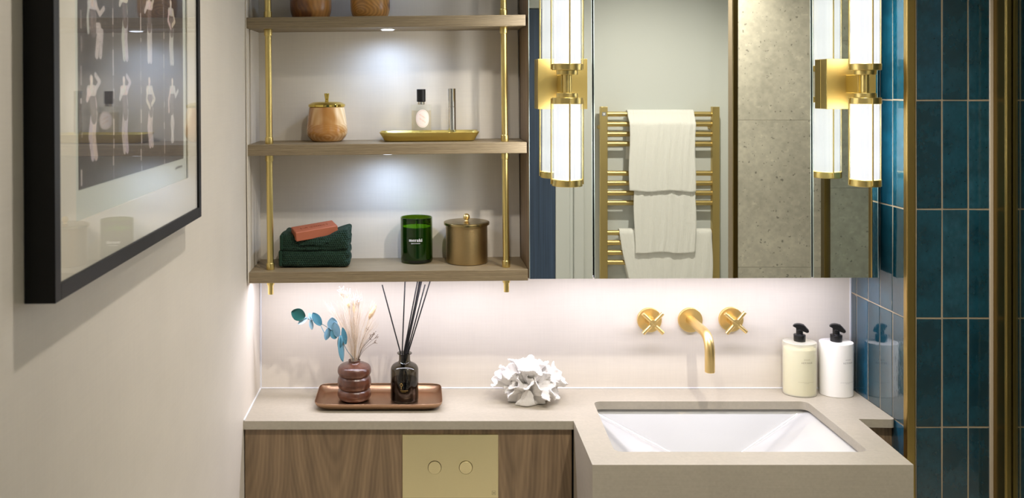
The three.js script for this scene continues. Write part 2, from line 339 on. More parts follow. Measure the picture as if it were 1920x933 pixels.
// ---------------------------------------------------------------- framed picture on the left wall
{
  const Y0 = 1.4672, t = thing('framed_picture', 'black framed contact sheet behind glass on the left wall', 'picture', [LX - (Y0 - COUNTER) * LEAN, Y0, -1.413]);
  t.rotation.z = LEAN;
  const zn = -1.056 + 1.413, zf = -1.7705 + 1.413, X = 0.0367, H = 0.93;
  const ebony = phys({ map: tex(256, 256, (u, v, o) => { const k = 10 + 14 * fbm(u, v, 40, 4, 151, 3); o[0] = k; o[1] = k; o[2] = k; }), roughness: 0.45, specularIntensity: 0.5 });
  const bar = (...a) => part('frame_bar', bx(...a), ebony, t);
  bar(0.0002, X, 0, H, zn - 0.018, zn, 0.001); bar(0.0002, X, 0, H, zf, zf + 0.018, 0.001);
  bar(0.0002, X, 0, 0.02, zf + 0.018, zn - 0.018, 0.001); bar(0.0002, X, H - 0.02, H, zf + 0.018, zn - 0.018, 0.001);
  part('backing_board', bx(0.002, 0.02, 0.01, H - 0.01, zf + 0.01, zn - 0.01, 0), M.gap, t);
  // mat board with its window; the shape lies in (-z, y)
  const sh = new THREE.Shape(), hole = new THREE.Path(), zz = (d) => d - 1.413, rect = (s, a, b, c, d) => { s.moveTo(a, c); s.lineTo(b, c); s.lineTo(b, d); s.lineTo(a, d); s.closePath(); };
  rect(sh, -zn + 0.012, -zf - 0.012, 0.014, H - 0.014);
  rect(hole, zz(1.134), zz(1.689), 1.5505 - Y0, 0.845); sh.holes.push(hole);
  const mg = new THREE.ExtrudeGeometry(sh, { depth: 0.002, bevelEnabled: false }); mg.rotateY(Math.PI / 2); mg.translate(0.0302, 0, 0);
  part('mat', mg, phys({ color: 0xe2dccc, roughness: 0.8 }), t);
  part('paper', bx(0.027, 0.0285, 0.05, H - 0.05, zf + 0.05, zn - 0.05, 0), phys({ color: 0xcfd3c6, roughness: 0.6 }), t);
  const pw = 1.666 - 1.152, y0 = 1.589 - Y0, y1 = 0.80, ph = y1 - y0;
  const print = canvasTex(1024, Math.round(1024 * ph / pw), (c, w, h) => {
    c.fillStyle = '#2e2627'; c.fillRect(0, 0, w, h);
    let s = 5; const r = () => { s = (s * 16807) % 2147483647; return s / 2147483647; };
    for (let i = 0; i < 5000; i++) { c.fillStyle = `rgba(${r() < 0.5 ? '20,14,16' : '130,112,108'},${0.05 * r()})`; c.fillRect(r() * w, r() * h, 4 + 60 * r(), 1 + 3 * r()); }
    const cw = w / 4, rh = 0.136 / pw * w;
    const skin = () => `rgba(${196 + 25 * r() | 0},${184 + 20 * r() | 0},${177 + 20 * r() | 0},`;
    for (let row = 0; row < 6; row++) for (let col = 0; col < 4; col++) {
      const foot = h - 0.036 / pw * w - row * rh, x = cw * (col + 0.42) + 18 * (r() - 0.5), hgt = rh * 0.86, lean = (r() - 0.5) * 0.1 * hgt;
      c.lineCap = 'round';
      const K = 1.75, at2 = (p) => [x + p[0] * hgt * K, foot - p[1] * hgt];
      const limb = (pts, wd, a = 0.9) => { c.strokeStyle = skin() + a + ')'; c.lineJoin = 'round'; c.lineWidth = wd * 1.3; c.beginPath(); pts.forEach((p, i) => i ? c.lineTo(...at2(p)) : c.moveTo(...at2(p))); c.stroke(); };
      const blob = (px, py, rx, ry, style, rot = 0) => { c.fillStyle = style; c.beginPath(); c.ellipse(...at2([px, py]), rx * hgt * 1.4, ry * hgt, rot, 0, 7); c.fill(); };
      const pose = (row * 2 + col * 3) % 5, hip = pose === 2 ? 0.32 : 0.5, sh_ = hip + 0.27, t2 = (r() - 0.5) * 0.08;
      if (pose === 2) { limb([[-0.03, hip], [0.11, hip + 0.02], [0.06, 0.02]], 20); limb([[0.03, hip], [0.16, hip - 0.04], [0.13, 0.02]], 18); } else if (pose === 4) { limb([[-0.02, hip], [0.05, 0.27], [0.0, 0.02]], 20); limb([[0.03, hip], [-0.01, 0.27], [0.03, 0.02]], 19); } else { limb([[-0.025, hip], [-0.03 + t2, 0.26], [-0.025, 0.02]], 20); limb([[0.03, hip], [0.035 + t2, 0.26], [0.035, 0.02]], 20); }
      limb([[0, hip + 0.1], [t2, sh_ - 0.03]], 34);
      const cloth = 74 + 34 * r() | 0; c.strokeStyle = `rgb(${cloth},${cloth - 12},${cloth - 14})`; c.lineWidth = 44; c.beginPath(); c.moveTo(...at2([0, hip - 0.02])); c.lineTo(...at2([t2 * 0.8, sh_ - 0.06])); c.stroke();
      c.strokeStyle = `rgba(${cloth + 34},${cloth + 16},${cloth + 12},0.6)`; c.lineWidth = 8; c.beginPath(); c.moveTo(...at2([-0.02, hip])); c.lineTo(...at2([t2 - 0.015, sh_ - 0.08])); c.stroke();
      limb([[-0.055 + t2, sh_], [0.055 + t2, sh_]], 22);
      if (pose === 0 || pose === 3) { limb([[-0.06 + t2, sh_], [-0.12, sh_ - 0.1], [-0.02, sh_ + 0.04]], 12); limb([[0.06 + t2, sh_], [0.11, sh_ + 0.1], [0.03, sh_ + 0.18]], 12); } else if (pose === 1) { limb([[-0.06 + t2, sh_], [-0.11, sh_ - 0.14], [-0.03, sh_ - 0.24]], 12); limb([[0.06 + t2, sh_], [0.1, sh_ - 0.13], [0.02, sh_ - 0.2]], 12); } else { limb([[-0.06 + t2, sh_], [-0.1, sh_ - 0.16], [-0.09, sh_ - 0.32]], 12); limb([[0.06 + t2, sh_], [0.12, sh_ - 0.1], [0.2, sh_ - 0.02]], 12); }
      limb([[t2, sh_], [t2, sh_ + 0.07]], 14);
      blob(t2, sh_ + 0.11, 0.03, 0.055, skin() + '0.95)', 0.2 * (r() - 0.5)); blob(t2 - 0.006, sh_ + 0.135, 0.036, 0.045, 'rgba(232,216,202,0.85)', 0.3); blob(t2 - 0.02, sh_ + 0.07, 0.014, 0.06, 'rgba(226,208,192,0.7)');
    }
    for (let i = 0; i < 9000; i++) { c.fillStyle = `rgba(${r() < 0.6 ? '34,26,28' : '190,178,172'},${0.16 * r()})`; c.fillRect(r() * w, r() * h, 2 + 10 * r(), 2 + 16 * r()); }
    for (let i = 0; i < 4; i++) {
      const x = i ? i * cw * 1.0 + 4 : 16;
      c.fillStyle = 'rgba(196,180,174,0.55)'; if (i) c.fillRect(x, 0, 4, h);
      for (let y = 10; y < h; y += 46 + 60 * r()) { c.fillStyle = `rgba(225,210,200,${0.4 + 0.5 * r()})`; c.fillRect(x - 5 + 8 * r(), y, 9, 12 + 46 * r()); }
      c.save(); c.translate(x - 14, h * (0.3 + 0.1 * i)); c.rotate(-Math.PI / 2); c.fillStyle = 'rgba(220,205,196,0.7)'; for (let k = 0; k < 14; k++) c.fillRect(k * 9, 0, 3 + 4 * r(), 7); c.restore();
    }
  });
  const pm = part('print', new THREE.BoxGeometry(pw, ph, 0.0006), phys({ map: print, roughness: 0.55 }), t);
  pm.rotation.y = Math.PI / 2; pm.position.set(0.0289, (y0 + y1) / 2, -(1.152 + 1.666) / 2 + 1.413);
  const scrawl = canvasTex(256, 64, (c, w, h) => { c.clearRect(0, 0, w, h); c.strokeStyle = '#6b6659'; c.lineWidth = 5; c.beginPath(); for (let i = 0; i < 60; i++) c.lineTo(6 + i * 4, 34 + 14 * Math.sin(i * 1.7) * Math.cos(i * 0.6)); c.stroke(); });
  const sg = part('inscription', new THREE.PlaneGeometry(0.05, 0.0125), phys({ map: scrawl, transparent: true, roughness: 0.6 }), t); sg.rotation.y = Math.PI / 2; sg.position.set(0.0293, y0 - 0.013, -1.655 + 1.413 + 0.02);
  part('picture_glass', bx(0.0330, 0.0345, 0.012, H - 0.012, zf + 0.012, zn - 0.012, 0), phys({ color: 0xffffff, transmission: 1, thickness: 0, roughness: 0, ior: 1.36 }), t);
}

// ---------------------------------------------------------------- open shelves
const PHI = 0.0101, SO = new THREE.Vector3(-0.4527, 1.1961, -2.42), STEP = 0.34, ST = 0.0295;
function onShelf(level, px, d) {                          // a point on top of a shelf, below picture column px, d away
  const yl = level * STEP + ST, xl = (px - VX) * d / F - SO.x + yl * PHI;
  return new THREE.Vector3(SO.x + xl - yl * PHI, SO.y + yl + xl * PHI, -d);
}
const shelves = thing('shelf_unit', 'grey oak open shelves hung on brass rods beside the mirror', 'shelf', SO);
shelves.rotation.z = PHI;
{
  const W = 0.748, DEEP = 0.185;
  const pane = M.linen;
  part('back_panel', bx(0.003, W - 0.0005, 0.002, 1.3, -0.198, -DEEP, 0), pane, shelves);
  part('side_panel', bx(-0.001, 0.0028, 0.002, 1.3, -0.198, -0.001, 0.0005), pane, shelves);
  for (let k = 0; k < 4; k++) {
    const y = k * STEP;
    const g = uvBox(bx(0.003, W, y, y + ST, -DEEP, 0, 0.0012), 0.75, 0.375, 0.13 * k, 0.21 * k);
    const s = part('shelf', g, M.shelfWood, shelves);
    if (k > 0) {
      const lx = (727 - VX) * 2.49 / F - SO.x + y * PHI;
      part('light_rim', lathe([[0.019, 0.002], [0.019, -0.002], [0.0205, -0.0026], [0.0225, -0.002], [0.023, 0.002]], 32).translate(lx, y, -0.07), M.silver, s);
      const disc = softLathe([[0, -0.0048], [0.0165, -0.0045], [0.0188, -0.001]], 0.001, 32);
      part('shelf_lamp', disc.translate(lx, y, -0.07), std({ color: 0xffffff, emissive: 0xe4eeff, emissiveIntensity: 2.6 }), s);
      shelves.updateMatrixWorld();
      const q = new THREE.Vector3(lx, y - 0.0075, -0.07).applyMatrix4(shelves.matrixWorld), e = new THREE.Vector3(lx, y - 0.35, -0.10).applyMatrix4(shelves.matrixWorld);
      addSpot(q.x, q.y, q.z, e.x, e.y, e.z, COOL, PUCK_CD * (k === 3 ? 0.5 : 1), 1.5, 1, 0.9);
    }
  }
  // a strip lamp under the lowest shelf
  const strip = part('strip_lamp', bx(0.02, W - 0.02, -0.006, 0.0, -0.062, -0.05, 0.001), std({ color: 0xffffff, emissive: STRIP, emissiveIntensity: 2 }), shelves);
  for (const x of [0.0545, 0.693]) {
    const z = -0.036;
    for (let k = 0; k < 4; k++) {
      const y0 = k * STEP + ST, y1 = k === 3 ? 1.3 : (k + 1) * STEP, r = part('rod', rod([x, y0, z], [x, y1, z], 0.0088, 24), M.brass, shelves);
      part('collar', lathe([[0.009, y0], [0.0108, y0 + 0.0005], [0.0108, y0 + 0.0165], [0.009, y0 + 0.0185]], 28).translate(x, 0, z), M.brass, r);
      if (k < 3) part('collar', lathe([[0.009, y1 - 0.0185], [0.0108, y1 - 0.0165], [0.0108, y1 - 0.0005], [0.009, y1]], 28).translate(x, 0, z), M.brass, r);
    }
    part('finial', softLathe([[0, -0.0375], [0.0072, -0.0375], [0.0074, -0.012], [0.0102, -0.0118], [0.0102, 0]], 0.0006, 28).translate(x, 0, z), M.brass, shelves);
  }
  addStrip(SO.x + W / 2, SO.y - 0.008, SO.z - 0.056, W - 0.05, 0.01, STRIP, STRIP_NITS);
}

// ---------------------------------------------------------------- mirror cabinet
const MX = 0.2965, MY = 1.2092, MZ = -2.415;
{
  const t = thing('mirror_cabinet', 'wall cabinet with three mirrored doors above the basin', 'cabinet', [MX, MY, MZ]);
  t.rotation.z = 0.0036;
  const W = 0.9335, H = 1.3;
  part('carcass', merge([bx(0.004, W - 0.004, 0.004, 0.022, -0.2, -0.021, 0.0005), bx(W - 0.02, W - 0.002, 0.022, H, -0.2, -0.021, 0.0005), bx(0.018, W - 0.02, 0.022, H, -0.2, -0.19, 0)]), M.veneer, t);
  part('side_panel', uvBox(bx(-0.0005, 0.0165, 0.0, H, -0.203, -0.006, 0.0006), 0.944, 0.472), M.veneer, t, 'dark veneered side panel');
  const xs = [[0.0008, 0.1712], [0.1742, 0.7535], [0.7568, 0.9318]];
  for (const [a, b] of xs) {
    const d = part('mirror_door', bx(a + 0.001, b - 0.001, 0, H, -0.0195, -0.005, 0.0005), M.gap, t);
    part('mirror_pane', bx(a + 0.002, b - 0.002, 0, H, -0.005, 0, 0), M.mirror, d);
    part('glass_edge', merge([bx(a + 0.0008, a + 0.002, 0, H, -0.005, 0, 0.0003), bx(b - 0.002, b - 0.0008, 0, H, -0.005, 0, 0.0003)]), M.glassEdge, d);
  }
  part('strip_lamp', bx(0.03, W - 0.03, -0.004, 0.004, -0.062, -0.05, 0.001), std({ color: 0xffffff, emissive: STRIP, emissiveIntensity: 2 }), t);
  addStrip(MX + W / 2, MY - 0.007, MZ - 0.056, W - 0.07, 0.01, STRIP, STRIP_NITS);
}

// ---------------------------------------------------------------- wall sconces on the mirror
const flute = (r, n, amp, h) => {                          // a glass sleeve with vertical flutes
  const g = new THREE.CylinderGeometry(r, r, h, n * 6, 1, true), p = g.attributes.position;
  for (let i = 0; i < p.count; i++) { const a = Math.atan2(p.getZ(i), p.getX(i)), k = 1 - amp * Math.abs(Math.sin(a * n / 2)) / r; p.setX(i, p.getX(i) * k); p.setZ(i, p.getZ(i) * k); }
  g.computeVertexNormals(); return g;
};
const opal = std({ color: 0x555555, emissive: SCONCE, emissiveIntensity: TUBE_GLOW, roughness: 0.5 });
const sleeveGlass = phys({ color: 0xfafbfc, transmission: 1, thickness: 0, roughness: 0.02, ior: 1.52 });
function sconce(x, label) {
  const t = thing('wall_sconce', label, 'light', [x, 1.728, MZ + 0.0004], 'twin tube sconces on the mirror doors');
  part('back_plate', bx(-0.065, 0.065, -0.066, 0.066, 0, 0.035, 0.0012, 3), M.brassFitting, t);
  part('mounting_box', bx(-0.055, 0.055, -0.048, 0.048, 0, 0.03, 0.001), M.brass, t);
  part('arm', bx(-0.014, 0.014, -0.023, 0.023, 0.034, 0.1, 0.001), M.brass, t);
  part('column', new THREE.CylinderGeometry(0.0105, 0.0105, 0.05, 32).translate(0, 0, 0.107), M.brass, t);
  for (const s of [1, -1]) {
    const flip = (g) => { if (s < 0) g.rotateX(Math.PI); return g.translate(0, 0, 0.107); };
    part('collar', flip(softLathe([[0, 0.023], [0.027, 0.023], [0.0278, 0.0345], [0, 0.0346]], 0.001)), M.brass, t);
    part('tube_cap', flip(softLathe([[0, 0.0345], [0.0385, 0.0345], [0.0395, 0.051], [0, 0.0512]], 0.0015)), M.brass, t);
    part('tube_cap', flip(softLathe([[0, 0.242], [0.0385, 0.242], [0.0388, 0.2595], [0, 0.26]], 0.002)), M.brass, t);
    const h = 0.19, sl = part('glass_tube', flip(flute(0.0378, 20, 0.0042, h).translate(0, 0.051 + h / 2, 0)), sleeveGlass, t);
    part('lamp_tube', flip(new THREE.CylinderGeometry(0.0335, 0.0335, h - 0.001, 40).translate(0, 0.051 + h / 2, 0)), opal, sl);
    for (const [dx, dz] of [[1, 0], [-1, 0], [0, 1], [0, -1]]) part('cage_rod', flip(new THREE.CylinderGeometry(0.0019, 0.0019, 0.218, 10).translate(dx * 0.0405, 0.146, dz * 0.0405)), M.brass, t);
    for (const yy of [0.1, 0.195]) {
      const l = new THREE.PointLight(SCONCE, SCONCE_CD, 0, 2); l.position.set(x, 1.728 + s * yy, MZ + 0.107); l.castShadow = true; l.shadow.radius = 1.5; scene.add(l);
    }
  }
}
sconce(0.3806, 'left brass twin-tube wall light on the narrow mirror beside the shelves');
sconce(1.1385, 'right brass twin-tube wall light on the mirror beside the blue tiles');

// ---------------------------------------------------------------- countertop, basin, cabinets
{
  const t = thing('countertop', 'taupe composite countertop with a projecting basin block', 'countertop', [0, 0.828, 0]);
  const s = new THREE.Shape(), R = 0.012;
  s.moveTo(LX, 2.62); s.lineTo(RX - 0.0005, 2.62); s.lineTo(RX - 0.0005, 2.3745 + R); s.quadraticCurveTo(RX - 0.0005, 2.3745, RX - 0.0005 - R, 2.3745); s.lineTo(1.1566, 2.378); s.lineTo(1.1428, 2.089); s.lineTo(0.4027, 2.089); s.lineTo(0.4067, 2.3626); s.lineTo(LX, 2.3626); s.closePath();
  const q = [[0.4865, 2.511], [1.0775, 2.511], [1.0785, 2.164], [0.4705, 2.164]], hole = new THREE.Path(), k = 0.024;
  q.forEach((p, i) => {
    const a = new THREE.Vector2(...q[(i + 3) % 4]), b = new THREE.Vector2(...q[(i + 1) % 4]), c = new THREE.Vector2(...p);
    const p0 = c.clone().add(a.sub(c).setLength(k)), p1 = c.clone().add(b.sub(c).setLength(k));
    if (i) hole.lineTo(p0.x, p0.y); else hole.moveTo(p0.x, p0.y);
    hole.quadraticCurveTo(c.x, c.y, p1.x, p1.y);
  });
  hole.closePath(); s.holes.push(hole);
  const g = new THREE.ExtrudeGeometry(s, { depth: 0.022, bevelEnabled: false, curveSegments: 10 }); g.clearGroups(); g.rotateX(-Math.PI / 2);
  part('slab', uvBox(g), M.counter, t);
  const o = new THREE.Shape();
  o.moveTo(0.4067, 2.3626); o.lineTo(0.4027, 2.089); o.lineTo(1.1428, 2.089); o.lineTo(1.1566, 2.378); o.lineTo(1.1366, 2.378); o.lineTo(1.1228, 2.109); o.lineTo(0.4227, 2.109); o.lineTo(0.4267, 2.3626); o.closePath();
  const a = new THREE.ExtrudeGeometry(o, { depth: 0.26, bevelEnabled: false }); a.clearGroups(); a.rotateX(-Math.PI / 2); a.translate(0, -0.26, 0);
  part('apron', uvBox(a), M.counter, t);
  part('sealant_bead', merge([bx(LX, RX, 0.0215, 0.0255, BACK, BACK + 0.004, 0.0015), bx(LX - 0.0005, LX + 0.004, 0.0215, 0.0255, BACK, -2.364, 0.0015)]), M.sealant, t);

  const b = thing('basin', 'white undermount ceramic basin with sloping sides', 'basin', [0.775, 0.8278, -2.3375]);
  const HW = 0.318, HD = 0.192, sm = (x, y, r) => { const h = Math.max(0, r - Math.abs(x - y)) / r; return Math.max(x, y) + h * h * r * 0.25; };
  const depth = (x, z) => {
    const ex = HW - 0.01 - Math.abs(x), eb = z + HD - 0.008, ef = HD - 0.008 - z;
    let h = -ex * 0.42 - 0.004; h = sm(h, -eb * 1.1 - 0.004, 0.012); h = sm(h, -ef * 1.6 - 0.004, 0.012); h = sm(h, -0.112 - 0.05 * (0.18 - Math.abs(x)), 0.03);
    return Math.min(0, h);
  };
  part('bowl', sheet((u, v) => { const x = (u * 2 - 1) * HW, z = (v * 2 - 1) * HD; return new THREE.Vector3(x, depth(x, z) - 0.003, z); }, 120, 80, 0.005), M.ceramic, b);
  part('drain', softLathe([[0, 0.004], [0.026, 0.004], [0.03, 0.001], [0.03, -0.004]], 0.001, 32).translate(0, depth(0, 0) + 0.0005, 0), M.brassTap, b);

  const PZ = -2.372;
  const c = thing('cistern_cabinet', 'brown oak veneered cabinet front under the counter, holding the brass plate', 'cabinet', [LX + 0.003, 0, PZ]);
  part('front_panel', uvBox(bx(0, 0.855, 0.12, 0.8245, -0.018, 0, 0.0008), 0.944, 0.472, 0.2505, 0.25), M.veneer, c);
  part('carcass', bx(0.0, 0.855, 0.1, 0.826, -0.24, -0.0185, 0), M.gap, c);
  part('plinth', bx(0.0, 0.855, 0.001, 0.1, -0.2, -0.05, 0), M.gap, c);
  const e = thing('side_cabinet', 'narrow brown oak cabinet front between basin block and blue tiles', 'cabinet', [1.16, 0, -2.39]);
  part('front_panel', uvBox(bx(-0.002, 0.0905, 0.12, 0.826, -0.018, 0, 0.0008), 0.944, 0.472, 0.05, 0.1), M.veneer, e);
  part('carcass', bx(-0.002, 0.0905, 0.001, 0.826, -0.22, -0.0185, 0), M.gap, e);
  part('plinth', bx(0.0, 0.0905, 0.001, 0.12, -0.1, -0.0, 0), M.gap, e);
  const u = thing('basin_cabinet', 'dark cabinet body carrying the basin block', 'cabinet', [0.42, 0, -2.38]);
  part('carcass', merge([bx(-0.014, 0.7, 0.001, 0.565, -0.23, 0.2, 0), bx(-0.0135, 0.0, 0.565, 0.826, -0.23, 0.005, 0), bx(0.705, 0.72, 0.565, 0.826, -0.23, 0.0, 0)]), M.gap, u);

  // flush plate
  const P0 = at(755, 815, 2.368), P1 = at(934, 933, 2.368), f = thing('flush_plate', 'brushed brass flush plate with two round buttons', 'flush plate', [(P0.x + P1.x) / 2, P0.y - 0.164, PZ]);
  const hw = (P1.x - P0.x) / 2, fs = new THREE.Shape();
  fs.moveTo(-hw, 0); fs.lineTo(hw, 0); fs.lineTo(hw, 0.164); fs.lineTo(-hw, 0.164); fs.closePath();
  const bpos = [at(815, 876.5, 2.366), at(873.5, 876.5, 2.366)].map((p) => [p.x - f.position.x, p.y - f.position.y]);
  for (const [x, y] of bpos) { const h = new THREE.Path(); h.absarc(x, y, 0.0182, 0, Math.PI * 2, true); fs.holes.push(h); }
  const fg = new THREE.ExtrudeGeometry(fs, { depth: 0.0022, bevelEnabled: true, bevelSize: 0.0005, bevelThickness: 0.0005, bevelSegments: 2, curveSegments: 32 }); fg.clearGroups();
  part('plate', uvBox(fg.translate(0, 0, 0.0011), 0.25), M.brassPlate, f);
  bpos.forEach(([x, y], i) => {
    const bt = part('button', softLathe([[0.0168, -0.001], [0.0168, 0.0024], [0, 0.0024]], 0.0008, 40).rotateX(Math.PI / 2), M.brassPlate, f);
    bt.position.set(x, y - (i ? 0.0003 : 0.0009), i ? 0.0028 : 0.002); bt.rotation.set(i ? 0.06 : 0.02, i ? -0.03 : 0, 0);
  });
  const mark = canvasTex(128, 128, (x, w, h) => { x.clearRect(0, 0, w, h); x.strokeStyle = '#7c6a38'; x.lineWidth = 6; x.strokeRect(8, 8, 112, 112); x.fillStyle = '#7c6a38'; x.font = 'bold 66px sans-serif'; x.textAlign = 'center'; x.fillText('t2', 64, 88); });
  const mp = at(926, 924, 2.366), mm = part('engraved_mark', new THREE.PlaneGeometry(0.0105, 0.0105), phys({ map: mark, transparent: true, roughness: 0.5 }), f);
  mm.position.set(mp.x - f.position.x, mp.y - f.position.y, 0.0041);
}

// ---------------------------------------------------------------- taps
{
  const handle = (px, py, label, turn) => {
    const p = at(px, py, 2.615), t = thing('basin_tap', label, 'tap', [p.x, p.y, BACK], 'cross handles beside the spout');
    part('flange', softLathe([[0, 0.0085], [0.0348, 0.0085], [0.0352, 0]], 0.0012).rotateX(Math.PI / 2), M.brassTap, t);
    part('stem', merge([rod([0, 0, 0.008], [0, 0, 0.034], 0.0135, 28), rod([0, 0, 0.034], [0, 0, 0.049], 0.0105, 28)]), M.brassTap, t);
    for (const k of [0, 1]) {
      const a = turn + k * Math.PI / 2, c = Math.cos(a) * 0.0405, s = Math.sin(a) * 0.0405;
      part('cross_bar', softLathe([[0, -0.0405], [0.0053, -0.0405], [0.0053, 0.0405], [0, 0.0405]], 0.0008, 20).rotateZ(a - Math.PI / 2).translate(0, 0, 0.044), M.brassTap, t);
    }
    return t;
  };
  handle(1217.8, 599.6, 'brass cross-handle tap on the wall left of the spout', 0.80);
  handle(1370.8, 598.4, 'brass cross-handle tap on the wall right of the spout', 0.86);
  const p = at(1294.4, 599.6, 2.615), t = thing('tap_spout', 'brass wall-mounted spout curving down over the basin', 'tap', [p.x, p.y, BACK]);
  part('flange', softLathe([[0, 0.0085], [0.0348, 0.0085], [0.0352, 0]], 0.0012).rotateX(Math.PI / 2), M.brassTap, t);
  const pts = [[0, 0, 0.006], [0, 0, 0.05], [0, 0, 0.1], [0, 0, 0.128], [0, -0.004, 0.15], [0, -0.015, 0.168], [0, -0.032, 0.177], [0, -0.05, 0.179], [0, -0.075, 0.179], [0, -0.094, 0.179]];
  part('spout_pipe', tube(pts, 0.0131, 70, 32), M.brassTap, t);
  part('outlet', softLathe([[0.0098, 0.006], [0.0098, 0], [0.0128, 0], [0.0131, 0.004]], 0.0005, 32).translate(0, -0.0955, 0.179), M.brassTap, t);
}

// ---------------------------------------------------------------- soap bottles
function soapBottle(px, py, label, bodyMat, liquid, textTurn) {
  const d0 = (EYE - COUNTER) * F / (py - VY), d = d0 + 0.040, p = at(px, py, d), t = thing('pump_bottle', label, 'bottle', [p.x, COUNTER + 0.0002, -d], 'pump bottles by the blue tiles');
  const H = 0.149, A = 0.0462, B = 0.037;
  const oval = (g) => { g.scale(1, 1, B / A); g.computeVertexNormals(); return g; };
  part('body', oval(softLathe([[0, 0.0005], [A - 0.001, 0], [A, H - 0.0], [0.012, H + 0.0005], [0.012, H + 0.006]], 0.0022, 72)), bodyMat, t);
  if (liquid) part('liquid', oval(softLathe([[0, 0.003], [A - 0.0022, 0.003], [A - 0.0022, H * 0.88], [0, H * 0.88]], 0.002, 72)), liquid, t, 'pale yellow soap');
  const pump = part('pump', merge([softLathe([[0, H + 0.0005], [0.0158, H + 0.0005], [0.0163, H + 0.019], [0.0095, H + 0.0205], [0.0092, H + 0.034], [0, H + 0.034]], 0.0012, 36)]), M.black, t);
  const nz = new THREE.Shape(); nz.moveTo(-0.0155, 0.0065); nz.quadraticCurveTo(-0.012, 0.0125, 0.002, 0.0118); nz.lineTo(0.01, 0.010); nz.lineTo(0.0225, -0.0035); nz.quadraticCurveTo(0.0235, -0.0075, 0.019, -0.0078); nz.lineTo(0.008, -0.004); nz.lineTo(-0.0075, -0.002); nz.lineTo(-0.008, 0.003); nz.closePath();
  const ng = new THREE.ExtrudeGeometry(nz, { depth: 0.012, bevelEnabled: true, bevelSize: 0.0018, bevelThickness: 0.002, bevelSegments: 3, curveSegments: 8 }); ng.clearGroups(); ng.translate(0, H + 0.036, -0.006);
  const nn = part('nozzle', ng, M.black, pump); nn.rotation.y = -0.25;
  const art = canvasTex(512, 800, (c, w, h) => {
    c.clearRect(0, 0, w, h); c.fillStyle = '#2c2b28'; c.textAlign = 'center';
    const line = (s, y, f, sp) => { c.font = f; const ws = [...s].map((k) => c.measureText(k).width + sp); let x = w / 2 - ws.reduce((a, b) => a + b, 0) / 2; [...s].forEach((k, i) => { c.fillText(k, x + ws[i] / 2, y); x += ws[i]; }); };
    line('BYREDO', 60, '34px sans-serif', 9); line('VETYVER', 162, '62px sans-serif', 14);
    for (let i = 0; i < 2; i++) { c.globalAlpha = 0.65; for (let k = 0; k < (i ? 10 : 34); k++) c.fillRect((i ? 180 : 20) + k * 14, 690 + i * 30, 8 - (k * 7) % 5, 9); }
  });
  const lw = 0.05, lh = 0.078, lab = new THREE.CylinderGeometry(A + 0.0003, A + 0.0003, lh, 30, 1, true, -lw / A / 2, lw / A);
  lab.scale(1, 1, (B + 0.0003) / (A + 0.0003)); lab.rotateY(0); lab.computeVertexNormals();
  const half = lw / A / 2, cy = 0.072;
  const lg = new THREE.CylinderGeometry(A + 0.0003, A + 0.0003, lh, 30, 1, true, textTurn - half, half * 2); lg.scale(1, 1, (B + 0.0003) / (A + 0.0003)); lg.computeVertexNormals(); lg.translate(0, cy, 0);
  part('label', lg, phys({ map: art, transparent: true, roughness: 0.5 }), t);
  t.rotation.y = -0.12;
  return t;
}
soapBottle(1499.2, 746.7, 'pump bottle of pale yellow liquid soap with black pump', phys({ color: 0xf1efe2, transmission: 0.6, thickness: 0, roughness: 0.3, ior: 1.45 }), phys({ color: 0xf8f4d0, roughness: 0.5 }), 0.22);
soapBottle(1567.8, 747.2, 'opaque white pump bottle against the blue tiles', phys({ color: 0xf2f0ea, roughness: 0.4 }), null, 0.5);

